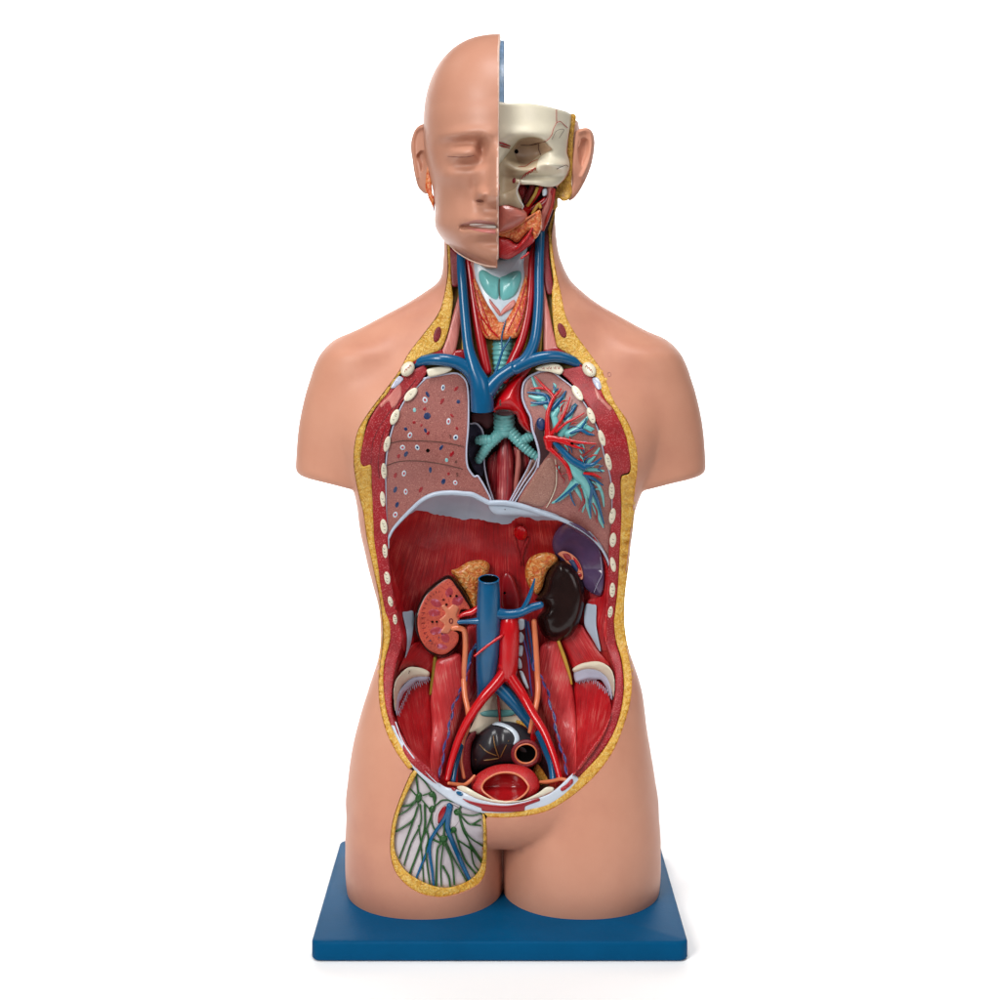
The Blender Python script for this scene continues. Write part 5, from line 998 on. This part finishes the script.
# ------------------------------------------------------------------ window in the groin
print('groin')
WI = C5((190, 100), (140, 200), (82, 330), (46, 450), (30, 600), (52, 700), (112, 790), (200, 852), (300, 896), (400, 912), (500, 890), (590, 842), (640, 780), (662, 700), (668, 560), (664, 450), (660, 370))
def GR(o): return RA(o)
wo = [(414.5, 770)] + WIN_O + [(484, 814)]
a = spline(wo, 4)[:, :2]; b = spline([(418, 772)] + WI + [(481, 813)], 4)[::-1, :2]
patch('fat_layer', np.vstack([a, b]), GR(-.6), M['fat'], root, 1.2, 2.4, 12, .8, smooth=False)
top = [(418, 771), (436, 790), (450, 800), (466, 808), (482, 812)]
GF = GR(-6)
th = patch('thigh_fascia', WI + top[::-1], GF, M['thigh'], root, 1.5, 8, 8, 1., n=4)
patch('vessel_gap', C5((328, 450), (335, 380), (380, 325), (440, 315), (500, 350), (510, 400), (470, 470), (420, 520), (390, 470), (345, 470)), GR(-4.2), M['dark'], th, -1.5, 5, 3, .7)
patch('thigh_artery', C5((342, 452), (345, 390), (375, 338), (400, 330), (395, 400), (360, 445)), GR(-4.), M['artery_dk'], th, 2, 4, 3, .6)
def gv(mat, nm, z, *pts): tube(nm, C5(*pts), M[mat], th, 9, 4, depth=GR(-4.6 + z))
gv('vein', 'thigh_vein', 1.8, (425, 322, 2.6), (410, 380, 2.4), (370, 450, 1.9), (320, 520, 1.7), (288, 585, 1.8), (285, 680, 1.6), (300, 780, 1.4), (312, 892, 1.2))
gv('vein', 'thigh_vein', 1., (292, 580, 1.5), (265, 650, 1.3), (225, 750, 1.2), (185, 850, 1.))
gv('vein', 'thigh_vein', 1.4, (430, 330, 2.8), (415, 420, 2.6), (412, 490, 2.6), (440, 570, 2.4), (495, 700, 2.2), (570, 858, 1.9))
for p in (((180, 108), (200, 190), (205, 260)), ((190, 100), (250, 160), (300, 240)), ((130, 195), (180, 250)), ((240, 252), (285, 240)), ((185, 290), (140, 320), (78, 330)), ((175, 300), (130, 360), (62, 396)), ((195, 330), (160, 430), (46, 512)), ((172, 418), (120, 560), (65, 700)), ((215, 320), (220, 450), (150, 600), (95, 748)),
          ((240, 320), (250, 480), (210, 620), (140, 812)), ((300, 370), (260, 500), (228, 565)), ((205, 470), (225, 640), (240, 870)), ((262, 490), (276, 560), (262, 650), (290, 890)), ((300, 350), (302, 450), (340, 530), (372, 565)), ((305, 245), (322, 340)), ((325, 335), (380, 292), (462, 302)), ((380, 580), (338, 640), (326, 892)),
          ((380, 600), (368, 750), (365, 902)), ((374, 756), (420, 830), (430, 908)), ((388, 590), (440, 720), (460, 892)), ((395, 580), (470, 720), (545, 862)), ((295, 572), (372, 592)), ((392, 430), (380, 545)), ((455, 500), (482, 580), (540, 720), (612, 818)), ((488, 390), (520, 500), (570, 590), (598, 740), (632, 792)),
          ((495, 395), (560, 530), (662, 622)), ((490, 380), (580, 396), (660, 384)), ((505, 400), (570, 456), (646, 424)), ((585, 456), (646, 466)), ((485, 565), (560, 620), (605, 660), (650, 730)), ((565, 600), (652, 722)), ((230, 290), (285, 352)), ((508, 318), (488, 360)), ((190, 250), (205, 330)), ((345, 545), (395, 590)), ((455, 510), (400, 560))):
    k = RNG.uniform(.7, 1.05); gv('lymph', 'lymph_vessel', 1.6, *[(q[0] + RNG.normal(0, 3), q[1] + RNG.normal(0, 3), k) for q in p])
for x, y, a, b, g in ((205, 268, 26, 42, 15), (300, 245, 26, 26, 0), (300, 352, 24, 30, 20), (482, 372, 30, 28, 0), (455, 500, 24, 26, 0), (382, 566, 32, 34, 0), (318, 270, 16, 36, 0)):
    disc('lymph_node', *C5((x, y))[0], a * .13, b * .13, g, GR(-4.4), M['lymph'], th, 3, 3, 4, .6)
# dark backing inside the trunk so nothing shows through between pieces
patch('body_lining', [(470, 330), (530, 330), (580, 372), (612, 430), (616, 480), (606, 560), (600, 620), (610, 690), (590, 745), (550, 790), (500, 800), (455, 785), (418, 740), (400, 690), (404, 620), (392, 560), (382, 490), (384, 440), (414, 376)], -60., M['dark'], root, 0, 4, 6, 4)
# ------------------------------------------------------------------ setting, lamps, camera
def backdrop():
    n = 16; prof = [(-.62, 0.), (1.4, 0.)]
    for k in range(1, n + 1):
        a = math.radians(90 * k / n); prof.append((1.4 + .6 * math.sin(a), .6 - .6 * math.cos(a)))
    prof.append((2.0, 1.9))
    V, F = [], []
    for x in (-2.7, 2.7):
        for y, z in prof: V.append((x, y, z))
    m = len(prof)
    for i in range(m - 1): F.append((i, m + i, m + i + 1, i + 1))
    t = NT('white_paper'); t.b.inputs['Base Color'].default_value = (.95, .95, .95, 1); t.surf(.7, 0)
    o = link('backdrop', V, F, t.m); o['kind'] = 'structure'; return o
backdrop()
def lamp(name, loc, tgt, size, power, col=(1, 1, 1), sy=None, spread=180):
    l = bpy.data.lights.new(name, 'AREA'); l.shape = 'RECTANGLE'; l.size = size; l.size_y = sy or size; l.energy = power; l.color = col; l.spread = math.radians(spread)
    o = bpy.data.objects.new(name, l); COL.objects.link(o); o.location = loc
    o.rotation_euler = (Vector(tgt) - Vector(loc)).to_track_quat('-Z', 'Y').to_euler(); return o
lamp('key_softbox', (-1., -1.7, 1.42), (0, 0, .5), .65, 34, (1, .985, .96), 1.1)
lamp('fill_softbox', (1.15, -1.75, 1.0), (0, 0, .5), .7, 7, (1, .93, .92), 1.1)
lamp('top_softbox', (0, -.75, 2.2), (0, -.1, .4), .8, 22, (1, 1, 1), .6)
lamp('backdrop_lamp', (-1.3, .7, 2.3), (-.5, 2.0, .6), 1., 36, spread=105)
lamp('backdrop_lamp', (1.3, .7, 2.3), (.5, 2.0, .6), 1., 36, spread=105)
w = bpy.data.worlds.new('World'); sc.world = w; w.use_nodes = True
w.node_tree.nodes['Background'].inputs[0].default_value = (1, 1, 1, 1); w.node_tree.nodes['Background'].inputs[1].default_value = .1
cam = bpy.data.cameras.new('camera'); co = bpy.data.objects.new('camera', cam); COL.objects.link(co)
co.location = (0, -1.53, CAMZ); co.rotation_euler = (math.pi / 2, 0, 0)
cam.sensor_width = 36; cam.lens = 36 * FOC / 1000; cam.shift_y = -(500 - HOR) / 1000.; cam.clip_end = 60; cam.clip_start = .05
sc.camera = co
sc.render.engine = 'CYCLES'; sc.view_settings.view_transform = 'Standard'; sc.view_settings.look = 'None'
sc.view_settings.exposure = 0; sc.view_settings.gamma = 1; sc.view_settings.use_curve_mapping = False
sc.cycles.max_bounces = 6; sc.cycles.diffuse_bounces = 3
